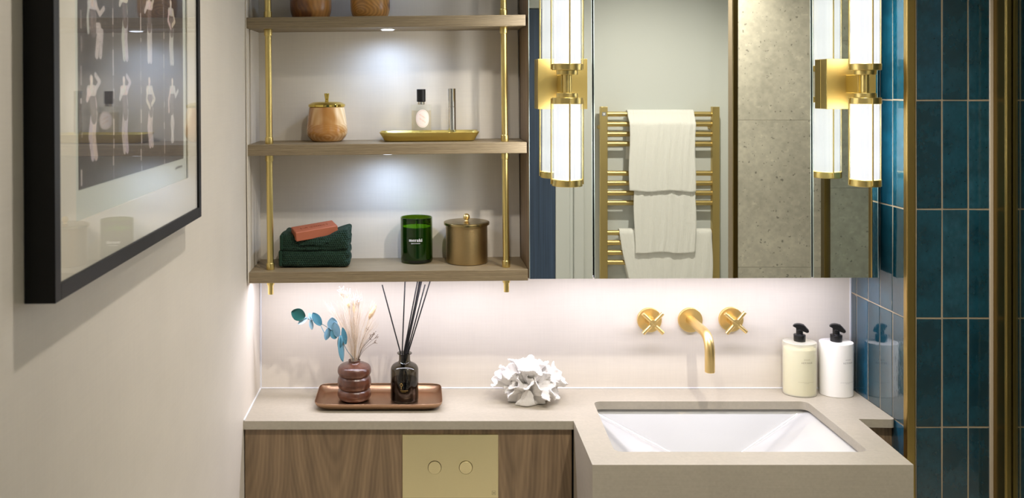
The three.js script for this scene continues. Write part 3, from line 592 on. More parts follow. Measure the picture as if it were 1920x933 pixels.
// ---------------------------------------------------------------- white coral ornament
{
  const p = at(991, 758, 2.515), t = thing('coral_ornament', 'white ruffled coral ornament on the counter', 'ornament', [p.x + 0.001, COUNTER, -2.515]);
  const coralBump = gray(512, 512, (u, v) => 0.5 * fbm(u, v, 256, 10, 161, 1) + 0.5 * fbm(u, v, 90, 40, 163, 2));
  const mat = phys({ color: 0xefece8, roughness: 0.8, bumpMap: coralBump, bumpScale: 0.0006 });
  // folded trumpets that spread from one root, each with a ruffled and pleated mouth
  const trumpet = (root, mouth, r1, squash, turn, k) => {
    const B = new THREE.Vector3(...root), Mo = new THREE.Vector3(...mouth), d = Mo.clone().sub(B), L = d.length(); d.normalize();
    const e1 = new THREE.Vector3(0, 1, 0).cross(d); if (e1.lengthSq() < 0.05) e1.set(1, 0, 0).cross(d); e1.normalize();
    const e2 = d.clone().cross(e1), c = Math.cos(turn), n = Math.sin(turn), ax = e1.clone().multiplyScalar(c).addScaledVector(e2, n), ay = e2.clone().multiplyScalar(c).addScaledVector(e1, -n);
    const f = (u, v) => {
      const a = u * Math.PI * 2, q = Math.pow(v, 2.4), rim = THREE.MathUtils.smoothstep(v, 0.8, 1), pl = Math.sin(60 * a + 2 * Math.sin(3 * a + k));
      const w = 1 + Math.pow(v, 1.6) * (0.24 * Math.sin(3 * a + k) + 0.17 * Math.sin(5 * a + 2.3 * k)) + q * 0.11 * Math.sin(9 * a + 1.7 * k);
      const r = (0.012 + (r1 - 0.012) * Math.pow(v, 1.25)) * w + rim * (0.005 + 0.0008 * pl);
      const s = L * v + q * r1 * (0.15 * Math.sin(4 * a + 1.3 * k) + 0.09 * Math.sin(7 * a + k)) + rim * 0.0007 * pl - rim * rim * 0.003;
      const p = B.clone().addScaledVector(d, s).addScaledVector(ax, Math.cos(a) * r).addScaledVector(ay, Math.sin(a) * r * squash);
      const lim = 0.128 * Math.sqrt(Math.max(0.1, 1 - Math.pow(p.x / 0.13, 2))) - 0.012; if (p.y > lim) p.y = lim + (p.y - lim) * 0.4;
      p.y = Math.max(p.y, 0.0022); p.z = Math.max(p.z, -0.082); return p;
    };
    part('lobe', sheet(f, 420, 30, 0.003, true), mat, t);
  };
  trumpet([-0.012, 0.028, 0], [-0.088, 0.074, 0.004], 0.031, 0.8, 0.4, 1.0);
  trumpet([-0.012, 0.035, 0.008], [-0.056, 0.056, 0.036], 0.025, 0.8, 0.9, 2.3);
  trumpet([-0.008, 0.03, 0.01], [-0.026, 0.070, 0.044], 0.027, 0.75, 0.2, 3.1);
  trumpet([0.0, 0.03, 0.012], [0.036, 0.062, 0.046], 0.030, 0.7, 1.2, 4.4);
  trumpet([0.012, 0.035, 0.008], [0.074, 0.042, 0.032], 0.025, 0.85, 0.1, 5.2);
  trumpet([0.012, 0.028, 0], [0.090, 0.074, -0.004], 0.030, 0.85, 0.6, 0.4);
  trumpet([-0.008, 0.03, -0.004], [-0.050, 0.088, 0.000], 0.036, 0.85, 0.0, 1.7);
  trumpet([0.0, 0.03, -0.004], [0.000, 0.106, 0.004], 0.046, 0.85, 0.3, 2.9);
  trumpet([0.008, 0.03, -0.004], [0.050, 0.088, 0.002], 0.037, 0.85, 0.9, 3.8);
  trumpet([-0.008, 0.03, -0.01], [-0.05, 0.075, -0.04], 0.034, 0.8, 0.4, 4.9); trumpet([0.008, 0.03, -0.01], [0.05, 0.075, -0.04], 0.034, 0.8, 0.4, 6.0);
  const stalk = sheet((u, v) => { const th = u * Math.PI * 2, r = (0.040 - 0.010 * v) * (1 + 0.2 * Math.cos(6 * th + 1) + 0.08 * Math.sin(11 * th)); return new THREE.Vector3(Math.cos(th) * r * 1.15, 0.0016 + v * 0.055, Math.sin(th) * r * 0.8); }, 120, 16, 0.003, true);
  part('stalk', stalk, mat, t);
  // the small grey-white frond at the foot
  part('frond', sheet((u, v) => {
    const q = u * 2 - 1, w = 0.028 * (1 - 0.66 * Math.pow(v, 1.2)) * (1 + 0.12 * Math.sin(9 * v));
    return new THREE.Vector3(-0.012 + q * w + 0.004 * v, 0.0025 + 0.045 * v * (1 - 0.3 * q * q), 0.043 + 0.006 * Math.cos(q * 3) + 0.0007 * Math.sin(q * 50 + 5 * v) + 0.004 * v);
  }, 60, 24, 0.003), mat, t);
}

// ---------------------------------------------------------------- trays (pressed sheet, turned-up rim)
function tray(w, d, h, wb, db, r, mat, parent, bend, t = 0.0016) {
  // a loop of rings from the centre of the base to the rim; superellipse corners
  const n = 160, rings = [[0, 0], [0.6, 0], [0.93, 0], [1, 0.0012]].map(([k, y]) => [wb * k, db * k, y]);
  for (let i = 1; i <= 8; i++) { const q = i / 8, e = 1 - Math.pow(1 - q, bend); rings.push([wb + (w - wb) * e, db + (d - db) * e, 0.0012 + (h - 0.0012) * Math.pow(q, 0.7 + 0.32 * bend)]); }
  const f = (u, v) => {
    const x = v * (rings.length - 1), i = Math.min(rings.length - 2, Math.floor(x)), k = x - i, A = rings[i], B = rings[i + 1];
    const W = (A[0] + (B[0] - A[0]) * k) / 2, D = (A[1] + (B[1] - A[1]) * k) / 2, y = A[2] + (B[2] - A[2]) * k, a = u * Math.PI * 2;
    const R = Math.min(r, W, D), c = Math.cos(a), s = Math.sin(a);
    const px = Math.sign(c) * Math.pow(Math.abs(c), 0.22), pz = Math.sign(s) * Math.pow(Math.abs(s), 0.22);
    const m = Math.max(Math.abs(px), Math.abs(pz)) || 1;
    return new THREE.Vector3(px * W, y + t, pz * D);
  };
  const g = sheet(f, n, 11 * 3, t, true); uvBox(g, 0.25);
  part('dish', g, mat, parent);
}
{
  const p = at(711.5, 760, 2.5125), t = thing('copper_tray', 'copper rectangular tray with curved rim on the counter', 'tray', [p.x, COUNTER, -2.5125]);
  tray(0.345, 0.176, 0.02, 0.312, 0.142, 0.02, M.copper, t, 1.7);
  const q = onShelf(1, 805, 2.528), s = thing('gold_tray', 'polished gold rectangular tray on the middle shelf', 'tray', q);
  s.rotation.z = PHI;
  tray(0.274, 0.117, 0.0245, 0.246, 0.089, 0.02, brass(0xdac674, 0.3), s, 1.0);
}

// ---------------------------------------------------------------- walnut vase and its dried stems
const VASE = at(664.5, 700, 2.523), VTOP = 0.852 + 0.1085;
{
  const t = thing('wooden_vase', 'dark walnut vase of three stacked rings on the copper tray', 'vase', [VASE.x, 0.8529, VASE.z]);
  const prof = []; const ring = (y0, y1, r, neck0, neck1) => { for (let i = 0; i <= 12; i++) { const a = i / 12 * Math.PI; const y = y0 + (y1 - y0) * i / 12, n = i < 6 ? neck0 : neck1; prof.push(new THREE.Vector2(n + (r - n) * Math.pow(Math.sin(a), 0.55), y)); } };
  prof.push(new THREE.Vector2(0, 0.0002), new THREE.Vector2(0.037, 0.0004));
  ring(0.001, 0.0312, 0.0468, 0.037, 0.0405); ring(0.0314, 0.0662, 0.0468, 0.0405, 0.0405);
  for (let i = 0; i <= 6; i++) prof.push(new THREE.Vector2(0.0405 + 0.0064 * Math.pow(Math.sin(i / 6 * Math.PI / 2), 0.8), 0.0664 + 0.0125 * i / 6));
  for (const [r, y] of [[0.0464, 0.083], [0.0450, 0.0885], [0.0415, 0.0932], [0.034, 0.0966], [0.024, 0.0985], [0.0185, 0.1005], [0.0163, 0.1035], [0.0165, 0.1065], [0.0172, 0.1082], [0.0165, 0.1087], [0.0142, 0.108], [0.0135, 0.1], [0.0135, 0.085], [0, 0.085]]) prof.push(new THREE.Vector2(r, y));
  const walnut = tex(512, 256, (u, v, o) => mixc(hex('#351a10'), hex('#6e422c'), 0.5 * fbm(u, v, 24, 5, 171, 3) + 0.3 * fbm(u, v, 90, 10, 173, 2) + 0.2 * (0.5 + 0.5 * Math.sin(v * 50 + 6 * fbm(u, v, 5, 4, 175, 2))), o));
  part('body', new THREE.LatheGeometry(prof, 72), phys({ map: walnut, roughness: 0.32, clearcoat: 0.5, clearcoatRoughness: 0.25 }), t);
}
{
  // eucalyptus branch: [px, py, length px, width px, angle (deg, direction of the tip, 0 = right, 90 = up), yaw, tone]
  const Z = 2.505, base = new THREE.Vector3(VASE.x - 0.004, 0.95, VASE.z + 0.004);
  const t = thing('eucalyptus_branch', 'eucalyptus branch of round blue-green leaves arching left from the vase', 'branch', base);
  const P = (px, py, dz = 0) => at(px, py, Z).sub(base).add(new THREE.Vector3(0, 0, dz));
  const spine = [[0, 0, 0], [0.001, 0.015, 0], ...[[651, 657], [642, 640], [630, 625], [612, 612], [598, 604], [585, 600], [572, 596]].map(([x, y]) => P(x, y))];
  part('stem', tube(spine, 0.0011, 60, 8), phys({ color: 0x6f7f80, roughness: 0.6 }), t);
  const tones = [0x0e524a, 0x4f8492, 0x7fabc0, 0x356c7a, 0xa4c8d8].map((c) => phys({ color: c, roughness: 0.5, transmission: 0.25, thickness: 0, sheen: 0.3, sheenRoughness: 0.6, sheenColor: new THREE.Color(0xbcd8e0) }));
  const leaf = (px, py, tx, ty, w, tone, yaw = 0, dz = 0) => {   // from its root to its tip
    const a = P(px, py, dz), b = P(tx, ty, dz + 0.004), L = b.clone().sub(a).length(), W = 1.3 * w * Z / F / 2;
    const g = sheet((u, v) => { const s = u * 2 - 1, prof = Math.pow(Math.sin(Math.PI * Math.min(1, 0.03 + v * 0.965)), 0.62); return new THREE.Vector3(s * W * prof, v * L, 0.12 * W * s * s - 0.06 * L * v * v); }, 12, 16, 0.0005);
    const m = part('leaf', g, tones[tone], t); m.position.copy(a);
    const dir = b.clone().sub(a).normalize(), q = new THREE.Quaternion().setFromUnitVectors(new THREE.Vector3(0, 1, 0), dir);
    m.quaternion.copy(q).multiply(new THREE.Quaternion().setFromAxisAngle(new THREE.Vector3(0, 1, 0), yaw));
  };
  leaf(572, 594, 547, 583, 18, 0, 0.1, 0.002); leaf(577, 596, 559, 606, 10, 4, 1.1); leaf(584, 599, 579, 586, 8, 4, 0.9); leaf(583, 598, 585, 617, 8, 4, 0.5);
  leaf(602, 609, 587, 585, 12, 3, 0.4, 0.003); leaf(602, 610, 612, 630, 7, 1, 1.0); leaf(617, 612, 612, 636, 13, 2, 0.2, 0.004);
  leaf(624, 617, 623, 594, 15, 2, 0.15, 0.002); leaf(634, 630, 627, 602, 13, 2, -0.3, 0.004); leaf(630, 634, 622, 618, 11, 1, 0.5, 0.002);
  leaf(640, 627, 642, 675, 20, 1, 0.05, 0.007); leaf(638, 627, 636, 652, 18, 1, -0.2, 0.005); leaf(648, 645, 643, 613, 9, 3, 0.6, 0.001);
}
{
  // the bunch of feathery dried grass: nobody could count its hairs
  const base = new THREE.Vector3(VASE.x + 0.001, 0.945, VASE.z), list = [];
  const hair = (a, b, r) => { const g = new THREE.CylinderGeometry(r * 0.4, r, 1, 3, 1, true), d = b.clone().sub(a), l = d.length(); g.scale(1, l, 1); g.translate(0, l / 2, 0); g.applyQuaternion(new THREE.Quaternion().setFromUnitVectors(new THREE.Vector3(0, 1, 0), d.normalize())); g.translate(a.x, a.y, a.z); list.push(g); };
  for (let i = 0; i < 64; i++) {
    const s = rr(-1, 1), L = rr(0.13, 0.21) * (1 - 0.2 * Math.abs(s)), tip = new THREE.Vector3(s * 0.066 - 0.006 + rr(-0.01, 0.01), L, rr(-0.022, 0.022)), root = new THREE.Vector3(s * 0.007, 0, rr(-0.006, 0.006));
    const c = new THREE.CatmullRomCurve3([root, root.clone().lerp(tip, 0.5).add(new THREE.Vector3(-s * 0.010, 0.006, 0)), tip]);
    let prev = c.getPoint(0);
    for (let k = 1; k <= 7; k++) { const q = c.getPoint(k / 7); hair(prev, q, 0.00045); prev = q; }
    const plume = i % 2 === 0;
    for (let k = 0; k < (plume ? 44 : 16); k++) {
      const u = rr(plume ? 0.3 : 0.55, 1), q = c.getPoint(u), dir = c.getTangent(u), l = rr(0.007, 0.022);
      const e = q.clone().addScaledVector(dir, l).add(new THREE.Vector3(rr(-1, 1), rr(-0.3, 0.6), rr(-1, 1)).multiplyScalar(l * 0.55));
      hair(q, e, 0.00024);
    }
  }
  const g = mergeGeometries(list); const m = part('dried_grass', g, phys({ color: 0xf3e6d2, roughness: 0.8, transmission: 0.45, thickness: 0 }), scene);
  m.position.copy(base); tag(m, 'cream feathery dried grass fanning up from the walnut vase', 'dried grass', null, 'stuff');

  const head = (pts, tipPx, tipPy, len, r, lean, label, col) => {
    const Z = 2.512, tip = at(tipPx, tipPy, Z), t = thing('bunny_tail_grass', label, 'dried grass', [VASE.x + 0.002, 0.95, VASE.z], 'soft seed heads among the dried grass');
    const e = tip.clone().sub(t.position), up = new THREE.Vector3(Math.sin(lean), Math.cos(lean), 0.05).normalize(), foot = e.clone().addScaledVector(up, -len);
    part('stem', tube([[0, 0, 0], foot.clone().multiplyScalar(0.5).add(new THREE.Vector3(0.002, 0.006, 0)), foot.clone().multiplyScalar(0.85), foot], 0.0006, 24, 6), phys({ color: 0xcbb183, roughness: 0.8 }), t);
    const body = lathe([...Array(13)].map((_, i) => [r * Math.pow(Math.sin(Math.PI * (i / 12)), 0.7) * (1 - 0.25 * i / 12) + 1e-5, len * i / 12]), 16), hairs = [body.toNonIndexed()];
    for (let i = 0; i < 260; i++) { const v = rr(0.02, 0.97), a = rr(0, 6.28), R = r * Math.pow(Math.sin(Math.PI * v), 0.7) * (1 - 0.25 * v), l = rr(0.003, 0.006), g2 = new THREE.CylinderGeometry(0.00005, 0.0003, l, 3, 1, true).translate(0, l / 2, 0).rotateZ(-0.5).rotateY(a).translate(Math.cos(a) * R, v * len, -Math.sin(a) * R); hairs.push(g2.toNonIndexed()); }
    const m2 = part('seed_head', merge(hairs), phys({ color: col, roughness: 0.85 }), t); m2.position.copy(foot); m2.quaternion.setFromUnitVectors(new THREE.Vector3(0, 1, 0), up);
  };
  head(0, 704, 571, 0.046, 0.0072, 0.42, 'tan soft seed head leaning right in the dried bunch', 0xdcc096);
  head(0, 651, 555, 0.036, 0.0045, -0.14, 'pale yellow soft seed head at the top left of the bunch', 0xe8d6ac);
  head(0, 664, 568, 0.03, 0.004, 0.0, 'slim straw-coloured seed head in the middle of the bunch', 0xe0caa0);

  const sprig = (label, col, stemCol, clusters, count, size, spread, from = [0.006, 0]) => {
    const Z = 2.51, t = thing('dried_flower_sprig', label, 'dried flower', [VASE.x + from[0], 0.952, VASE.z + 0.003]);
    const stems = [], buds = [];
    for (const [px, py] of clusters) {
      const e = at(px, py, Z).sub(t.position), mid = e.clone().multiplyScalar(0.5).add(new THREE.Vector3(-0.12 * e.x, 0.02 * Math.abs(e.x) * 10 * 0.5, 0));
      const c = new THREE.CatmullRomCurve3([new THREE.Vector3(), mid, e]);
      stems.push(new THREE.TubeGeometry(c, 16, 0.00045, 5));
      for (let i = 0; i < count; i++) {
        const o = e.clone().add(new THREE.Vector3(rr(-1, 1), rr(-1, 1), rr(-1, 1)).multiplyScalar(spread));
        stems.push(rod(c.getPoint(rr(0.86, 0.98)).toArray(), o.toArray(), 0.0003, 4));
        const b = new THREE.ConeGeometry(size, size * 2.6, 6); b.rotateZ(rr(-1.4, 1.4)); b.rotateY(rr(0, 6)); b.translate(o.x, o.y, o.z); buds.push(b);
      }
    }
    part('stems', merge(stems), phys({ color: stemCol, roughness: 0.8 }), t);
    part('florets', merge(buds), phys({ color: col, roughness: 0.8 }), t).userData.kind = 'stuff';
  };
  sprig('dark brown twiggy flower sprig to the right of the dried grass', 0x6d5540, 0x6a5844, [[690, 615], [697, 627], [703, 625], [707, 630], [704, 640], [695, 634]], 6, 0.0011, 0.005);
  sprig('pale lilac dried flower sprig above the seed heads', 0xc9b8c2, 0xb9a48a, [[667, 560], [673, 563], [662, 564]], 16, 0.0011, 0.008, [0.002, 0]);
  sprig('pinkish dried flower sprig topmost in the vase', 0xd9c6c4, 0xc2ab90, [[641, 541], [651, 546], [638, 549]], 14, 0.001, 0.009, [-0.003, 0]);
}

// ---------------------------------------------------------------- reed diffuser
{
  const p = at(758.5, 700, 2.52), t = thing('diffuser_bottle', 'smoky dark glass diffuser bottle on the copper tray', 'bottle', [p.x, 0.853, p.z]);
  const smoke = phys({ color: new THREE.Color().setRGB(0.3, 0.285, 0.235), transmission: 1, thickness: 0, roughness: 0.02, ior: 1.5 });
  part('glass', softLathe([[0, 0.0008], [0.0375, 0.0008], [0.0388, 0.004], [0.0388, 0.094, 0.014], [0.016, 0.1045, 0.006], [0.0155, 0.1255], [0.0208, 0.127], [0.0208, 0.1295], [0.0135, 0.13]], 0.0012, 64), smoke, t);
  part('oil', softLathe([[0, 0.005], [0.036, 0.005], [0.036, 0.058], [0, 0.058]], 0.002, 48), phys({ color: 0x2a1d0d, roughness: 0.1, transmission: 0.4, thickness: 0 }), t, 'dark amber oil');
  const gilt = canvasTex(256, 256, (c, w, h) => { c.clearRect(0, 0, w, h); c.strokeStyle = c.fillStyle = '#a88a4a'; c.lineWidth = 9; c.beginPath(); c.arc(96, 88, 24, 0, 7); c.moveTo(96, 112); c.lineTo(96, 176); c.moveTo(86, 60); c.lineTo(108, 52); c.stroke(); for (let k = 0; k < 9; k++) c.fillRect(80 + k * 17, 192, 10, 12); for (let k = 0; k < 6; k++) c.fillRect(96 + k * 17, 220, 9, 6); });
  const lg = new THREE.CylinderGeometry(0.0392, 0.0392, 0.036, 20, 1, true, -0.56, 0.92); lg.translate(0, 0.046, 0);
  part('gilt_print', lg, phys({ map: gilt, transparent: true, roughness: 0.4 }), t, 'faint gilt emblem');
  const reedMat = phys({ color: 0x0c0a09, roughness: 0.75 });
  const reeds = [['leftmost black reed leaning far left out of the diffuser', 716.6, 533.7, -5, 0], ['nearly upright black reed left of the tight bunch', 759.7, 521, -3, 0.006], ['black reed at the left edge of the bunch leaning right', 784.5, 519, -1, 0.004],
    ['black reed in the middle of the bunch leaning right', 790, 518, 0, -0.004], ['black reed in the middle of the bunch leaning right', 792.5, 518, 1.5, 0.003], ['short thick-looking black reed ending just below the shelf', 797, 533.3, 3, 0.008], ['rightmost black reed leaning far right out of the diffuser', 808.5, 520, 4.5, 0], ['black reed in the middle of the bunch leaning right', 788, 518, 2.5, -0.008]];
  for (const [label, px, py, k, dz] of reeds) {
    const top = at(px, py, 2.52 - dz), neck = new THREE.Vector3(p.x + k * 0.0022, 0.853 + 0.128, p.z + dz * 0.4), d = top.clone().sub(neck).normalize(), foot = neck.clone().addScaledVector(d, -0.116);
    foot.x = THREE.MathUtils.clamp(foot.x, p.x - 0.03, p.x + 0.03); foot.y = Math.max(foot.y, 0.8575);
    const m = part('reed', rod([0, 0, 0], top.clone().sub(neck).toArray(), 0.0018, 12), reedMat, scene);
    const lower = rod([0, 0, 0], foot.clone().sub(neck).toArray(), 0.0018, 12); m.geometry = merge([m.geometry, lower]);
    m.position.copy(neck); tag(m, label, 'reed', 'diffuser reeds');
  }
}

// ---------------------------------------------------------------- things on the shelves
const olive = (light, dark, s, twist) => tex(512, 512, (u, v, o) => {
  const a = fbm(u, v, 3, 3, s, 3), d = Math.hypot((u - 0.62) * 1.6, v - 0.4 + 0.15 * a), ring = 0.5 + 0.5 * Math.sin(d * 110 + 9 * a + twist * u);
  const dk = THREE.MathUtils.smoothstep(fbm(u, v, 4, 2, s + 7, 3), 0.5, 0.72);
  mixc(hex(light), hex(dark), Math.min(1, 0.22 * ring + 0.85 * dk + 0.12 * fbm(u, v, 80, 6, s + 9, 2)), o);
});
{
  const jarMat = phys({ map: olive('#ffe8c0', '#b07a3c', 181, 6), roughness: 0.22, clearcoat: 1, clearcoatRoughness: 0.04 });
  const q = onShelf(1, 613.5, 2.545), t = thing('lidded_jar', 'glossy olive-wood jar with gold lid on the middle shelf', 'jar', q); t.rotation.z = PHI;
  part('body', softLathe([[0, 0.0003], [0.042, 0.0003, 0.006], [0.0585, 0.021, 0.02], [0.0575, 0.04, 0.02], [0.0495, 0.0965, 0.004], [0.044, 0.0975]], 0.004, 64), jarMat, t).rotation.y = 2.5;
  const lid = part('lid', softLathe([[0, 0.101], [0.0495, 0.0968], [0.0515, 0.0968], [0.0518, 0.1035], [0.04, 0.1105, 0.012], [0.012, 0.1125], [0, 0.1128]], 0.001, 64), M.goldPolished, t, 'polished gold lid');
  part('knob', softLathe([[0, 0.112], [0.0055, 0.112], [0.0048, 0.116], [0.0072, 0.1335], [0.0068, 0.1345], [0, 0.1345]], 0.0006, 28), M.goldPolished, lid);
  for (const [px, w, label, seed, lt, dk] of [[583, 78, 'dark olive-wood pot at the left on the upper shelf', 211, '#c48c48', '#6a3c18'], [694.5, 75, 'paler olive-wood pot at the right on the upper shelf', 231, '#d09a52', '#4a2409']]) {
    const d = 2.52, p2 = onShelf(2, px, d), j = thing('wooden_pot', label, 'pot', p2, 'olive-wood pots on the upper shelf'), R = w * d / F / 2; j.rotation.z = PHI;
    part('body', softLathe([[0, 0.0003], [R * 0.84, 0.0003, 0.008], [R * 0.985, 0.022, 0.02], [R, 0.055, 0.03], [R * 0.9, 0.105, 0.004], [R * 0.8, 0.105]], 0.006, 64), phys({ map: olive(lt, dk, seed, 3), roughness: 0.35, clearcoat: 0.6, clearcoatRoughness: 0.15 }), j).rotation.y = 1.2 + px * 0.01;
    const l2 = part('lid', softLathe([[0, 0.105], [R * 0.9, 0.105], [R * 0.9, 0.113], [0, 0.116]], 0.002, 48), M.goldPolished, j); part('knob', softLathe([[0, 0.115], [0.005, 0.115], [0.007, 0.136], [0, 0.137]], 0.001, 20), M.goldPolished, l2);
  }
}
{
  const q = onShelf(1, 790.5, 2.53); q.y += 0.0026;
  const t = thing('perfume_bottle', 'clear glass perfume bottle with black cap and oval label', 'bottle', q); t.rotation.z = PHI;
  const es = new THREE.Shape(); es.absellipse(0, 0, 0.0288, 0.0185, 0, Math.PI * 2, false);
  const body = (a, b, y0, y1, bev) => { const s = new THREE.Shape(); s.absellipse(0, 0, a - bev, b - bev, 0, Math.PI * 2, false); const g = new THREE.ExtrudeGeometry(s, { depth: y1 - y0 - 2 * bev, bevelEnabled: true, bevelSize: bev, bevelThickness: bev, bevelSegments: 3, curveSegments: 32 }); g.clearGroups(); g.rotateX(-Math.PI / 2); g.translate(0, y0 + bev, 0); return g; };
  part('glass', body(0.0292, 0.019, 0, 0.0985, 0.002), phys({ color: 0xfbfcfa, transmission: 1, thickness: 0, roughness: 0.01, ior: 1.5 }), t);
  part('perfume', body(0.0272, 0.017, 0.006, 0.082, 0.001), phys({ color: 0xfaf6ee, transmission: 1, thickness: 0, roughness: 0.01, ior: 1.15 }), t);
  part('collar', softLathe([[0, 0.0985], [0.0105, 0.0985], [0.0105, 0.106], [0, 0.106]], 0.0008, 32), M.silver, t);
  part('cap', softLathe([[0, 0.106], [0.0124, 0.106], [0.0124, 0.141], [0, 0.141]], 0.0012, 40), M.black, t);
  const oval = canvasTex(256, 320, (c, w, h) => { c.clearRect(0, 0, w, h); c.fillStyle = '#f4e6de'; c.beginPath(); c.ellipse(128, 160, 122, 154, 0, 0, 7); c.fill(); c.strokeStyle = '#d9b8a8'; c.lineWidth = 5; c.beginPath(); c.ellipse(128, 160, 108, 138, 0, 0, 7); c.stroke(); c.fillStyle = '#eec4b0'; for (let i = 0; i < 22; i++) { c.globalAlpha = 0.35; c.beginPath(); c.ellipse(80 + (i * 53) % 100, 90 + (i * 37) % 140, 14, 9, i, 0, 7); c.fill(); } });
  const lg = new THREE.CylinderGeometry(0.0295, 0.0295, 0.052, 24, 1, true, 0.12 - 0.71, 1.42); lg.scale(1, 1, 0.0193 / 0.0295); lg.computeVertexNormals(); lg.translate(0.0, 0.0595, 0.0002);
  part('label', lg, phys({ map: oval, transparent: true, roughness: 0.6 }), t, 'pale pink oval label');

  const s = onShelf(1, 848, 2.53); s.y += 0.0026;
  const u = thing('silver_tube', 'slim polished silver cosmetic tube standing on the gold tray', 'cosmetic tube', s); u.rotation.z = PHI;
  part('body', softLathe([[0, 0.0003], [0.0112, 0.0003], [0.0112, 0.0905], [0.0104, 0.0912], [0, 0.0912]], 0.0008, 36), M.silver, u);
  part('cap', softLathe([[0, 0.0914], [0.0112, 0.0914], [0.0114, 0.142], [0, 0.142]], 0.0008, 36), M.silver, u);
}
{
  const terry = gray(512, 512, (u, v) => { const x = u * 22, y = v * 22, k = Math.floor(y) % 2 ? 0.5 : 0; const a = Math.abs(((x + k) % 1) - 0.5), b = Math.abs((y % 1) - 0.5); return 0.7 * (1 - Math.min(1, 2.2 * Math.hypot(a, b * 0.8))) + 0.3 * fbm(u, v, 90, 90, 251, 2); });
  const green = phys({ color: new THREE.Color().setRGB(0.003, 0.026, 0.012), roughness: 0.9, bumpMap: repeated(terry, 8), bumpScale: 0.004, sheen: 0.15, sheenRoughness: 0.5, sheenColor: new THREE.Color(0x2a7a50) });
  const hem = phys({ color: 0x08301f, roughness: 0.85, bumpMap: repeated(brushBump, 10), bumpScale: 0.001 });
  const mk = (level, label) => {
    const q = onShelf(0, 591.5, 2.528), W = level ? 0.186 : 0.19, D = 0.118, H = 0.046, y = level ? 0.0452 : 0.002;
    const t = thing('folded_towel', label, 'towel', [q.x + (level ? 0.001 : 0), q.y + y, q.z], 'green folded towels on the bottom shelf'); t.rotation.z = PHI;
    const sag = (v, top) => { const e = v.x / (W / 2), f = top ? 1 : 0; v.y += 0.0012 * Math.sin(v.x * 70 + level * 2) + 0.001 * Math.sin(v.z * 60); if (level && v.y > 0) v.y += 0.022 * Math.max(0, e - 0.45) - 0.009 * Math.exp(-Math.pow((e + 0.1) / 0.55, 4)) + 0.004 * Math.max(0, -e - 0.7) * 2; v.x += 0.0014 * Math.sin(v.y * 160 + v.z * 40) + (v.z > 0 ? -0.002 * level : 0); };
    // two leaves of the fold, joined by a roll along the front
    for (let k = 0; k < 2; k++) part('fold', softBox(W, H / 2 + 0.001, D, 0.0105, 60, 10, 30, (v) => { sag(v, k); v.z += 0.0008 * Math.sin(v.x * 90 + k); }).translate(0.004, H * (0.25 + 0.5 * k) + 0.0006, -0.002 * k), green, t);
    part('front_roll', softBox(W - 0.001, H, 0.04, 0.0195, 60, 16, 16, (v) => { sag(v, 1); v.z += 0.0015 * Math.sin(v.x * 40); }).translate(0.004, H * 0.5 + 0.0006, D / 2 - 0.019), green, t);
    part('hem', softBox(0.01, H - 0.003, 0.05, 0.004, 4, 12, 16).translate(-W / 2 + 0.006, H * 0.5 + 0.001, D / 2 - 0.026), hem, t, 'flat woven hem');
  };
  mk(0, 'lower dark green folded towel lying on the bottom shelf'); mk(1, 'upper dark green folded towel carrying the soap bar');
  // soap bar with sunk lettering
  const q = onShelf(0, 590, 2.503), t = thing('soap_bar', 'terracotta soap bar with sunk lettering on the green towels', 'soap', [q.x, q.y + 0.0965, q.z + 0.002]);
  t.rotation.set(0.13, 0.36, 0.07);
  const soapMat = phys({ color: 0xa85f43, roughness: 0.5 });
  let g = new RoundedBoxGeometry(0.118, 0.026, 0.058, 3, 0.0025); g.clearGroups(); uvBox(g);
  try {
    const font = await new FontLoader().loadAsync('fonts/droid/droid_sans_bold.typeface.json');
    const txt = new TextGeometry('L:A BRUKET', { font, size: 0.0105, depth: 0.004, curveSegments: 3, bevelEnabled: false }); txt.computeBoundingBox();
    const b = txt.boundingBox; txt.translate(-(b.max.x + b.min.x) / 2, -(b.max.y + b.min.y) / 2, 0); txt.rotateX(-Math.PI / 2); txt.translate(0, 0.013 - 0.0016, 0.002);
    const A = new Brush(g), B = new Brush(txt); A.updateMatrixWorld(); B.updateMatrixWorld();
    const ev = new Evaluator(); ev.useGroups = false; ev.attributes = ['position', 'normal', 'uv'];
    const r = ev.evaluate(A, B, SUBTRACTION); r.geometry.clearGroups(); g = r.geometry;
  } catch (e) { console.log('soap lettering: ' + e.message); }
  part('bar', g, soapMat, t);
}
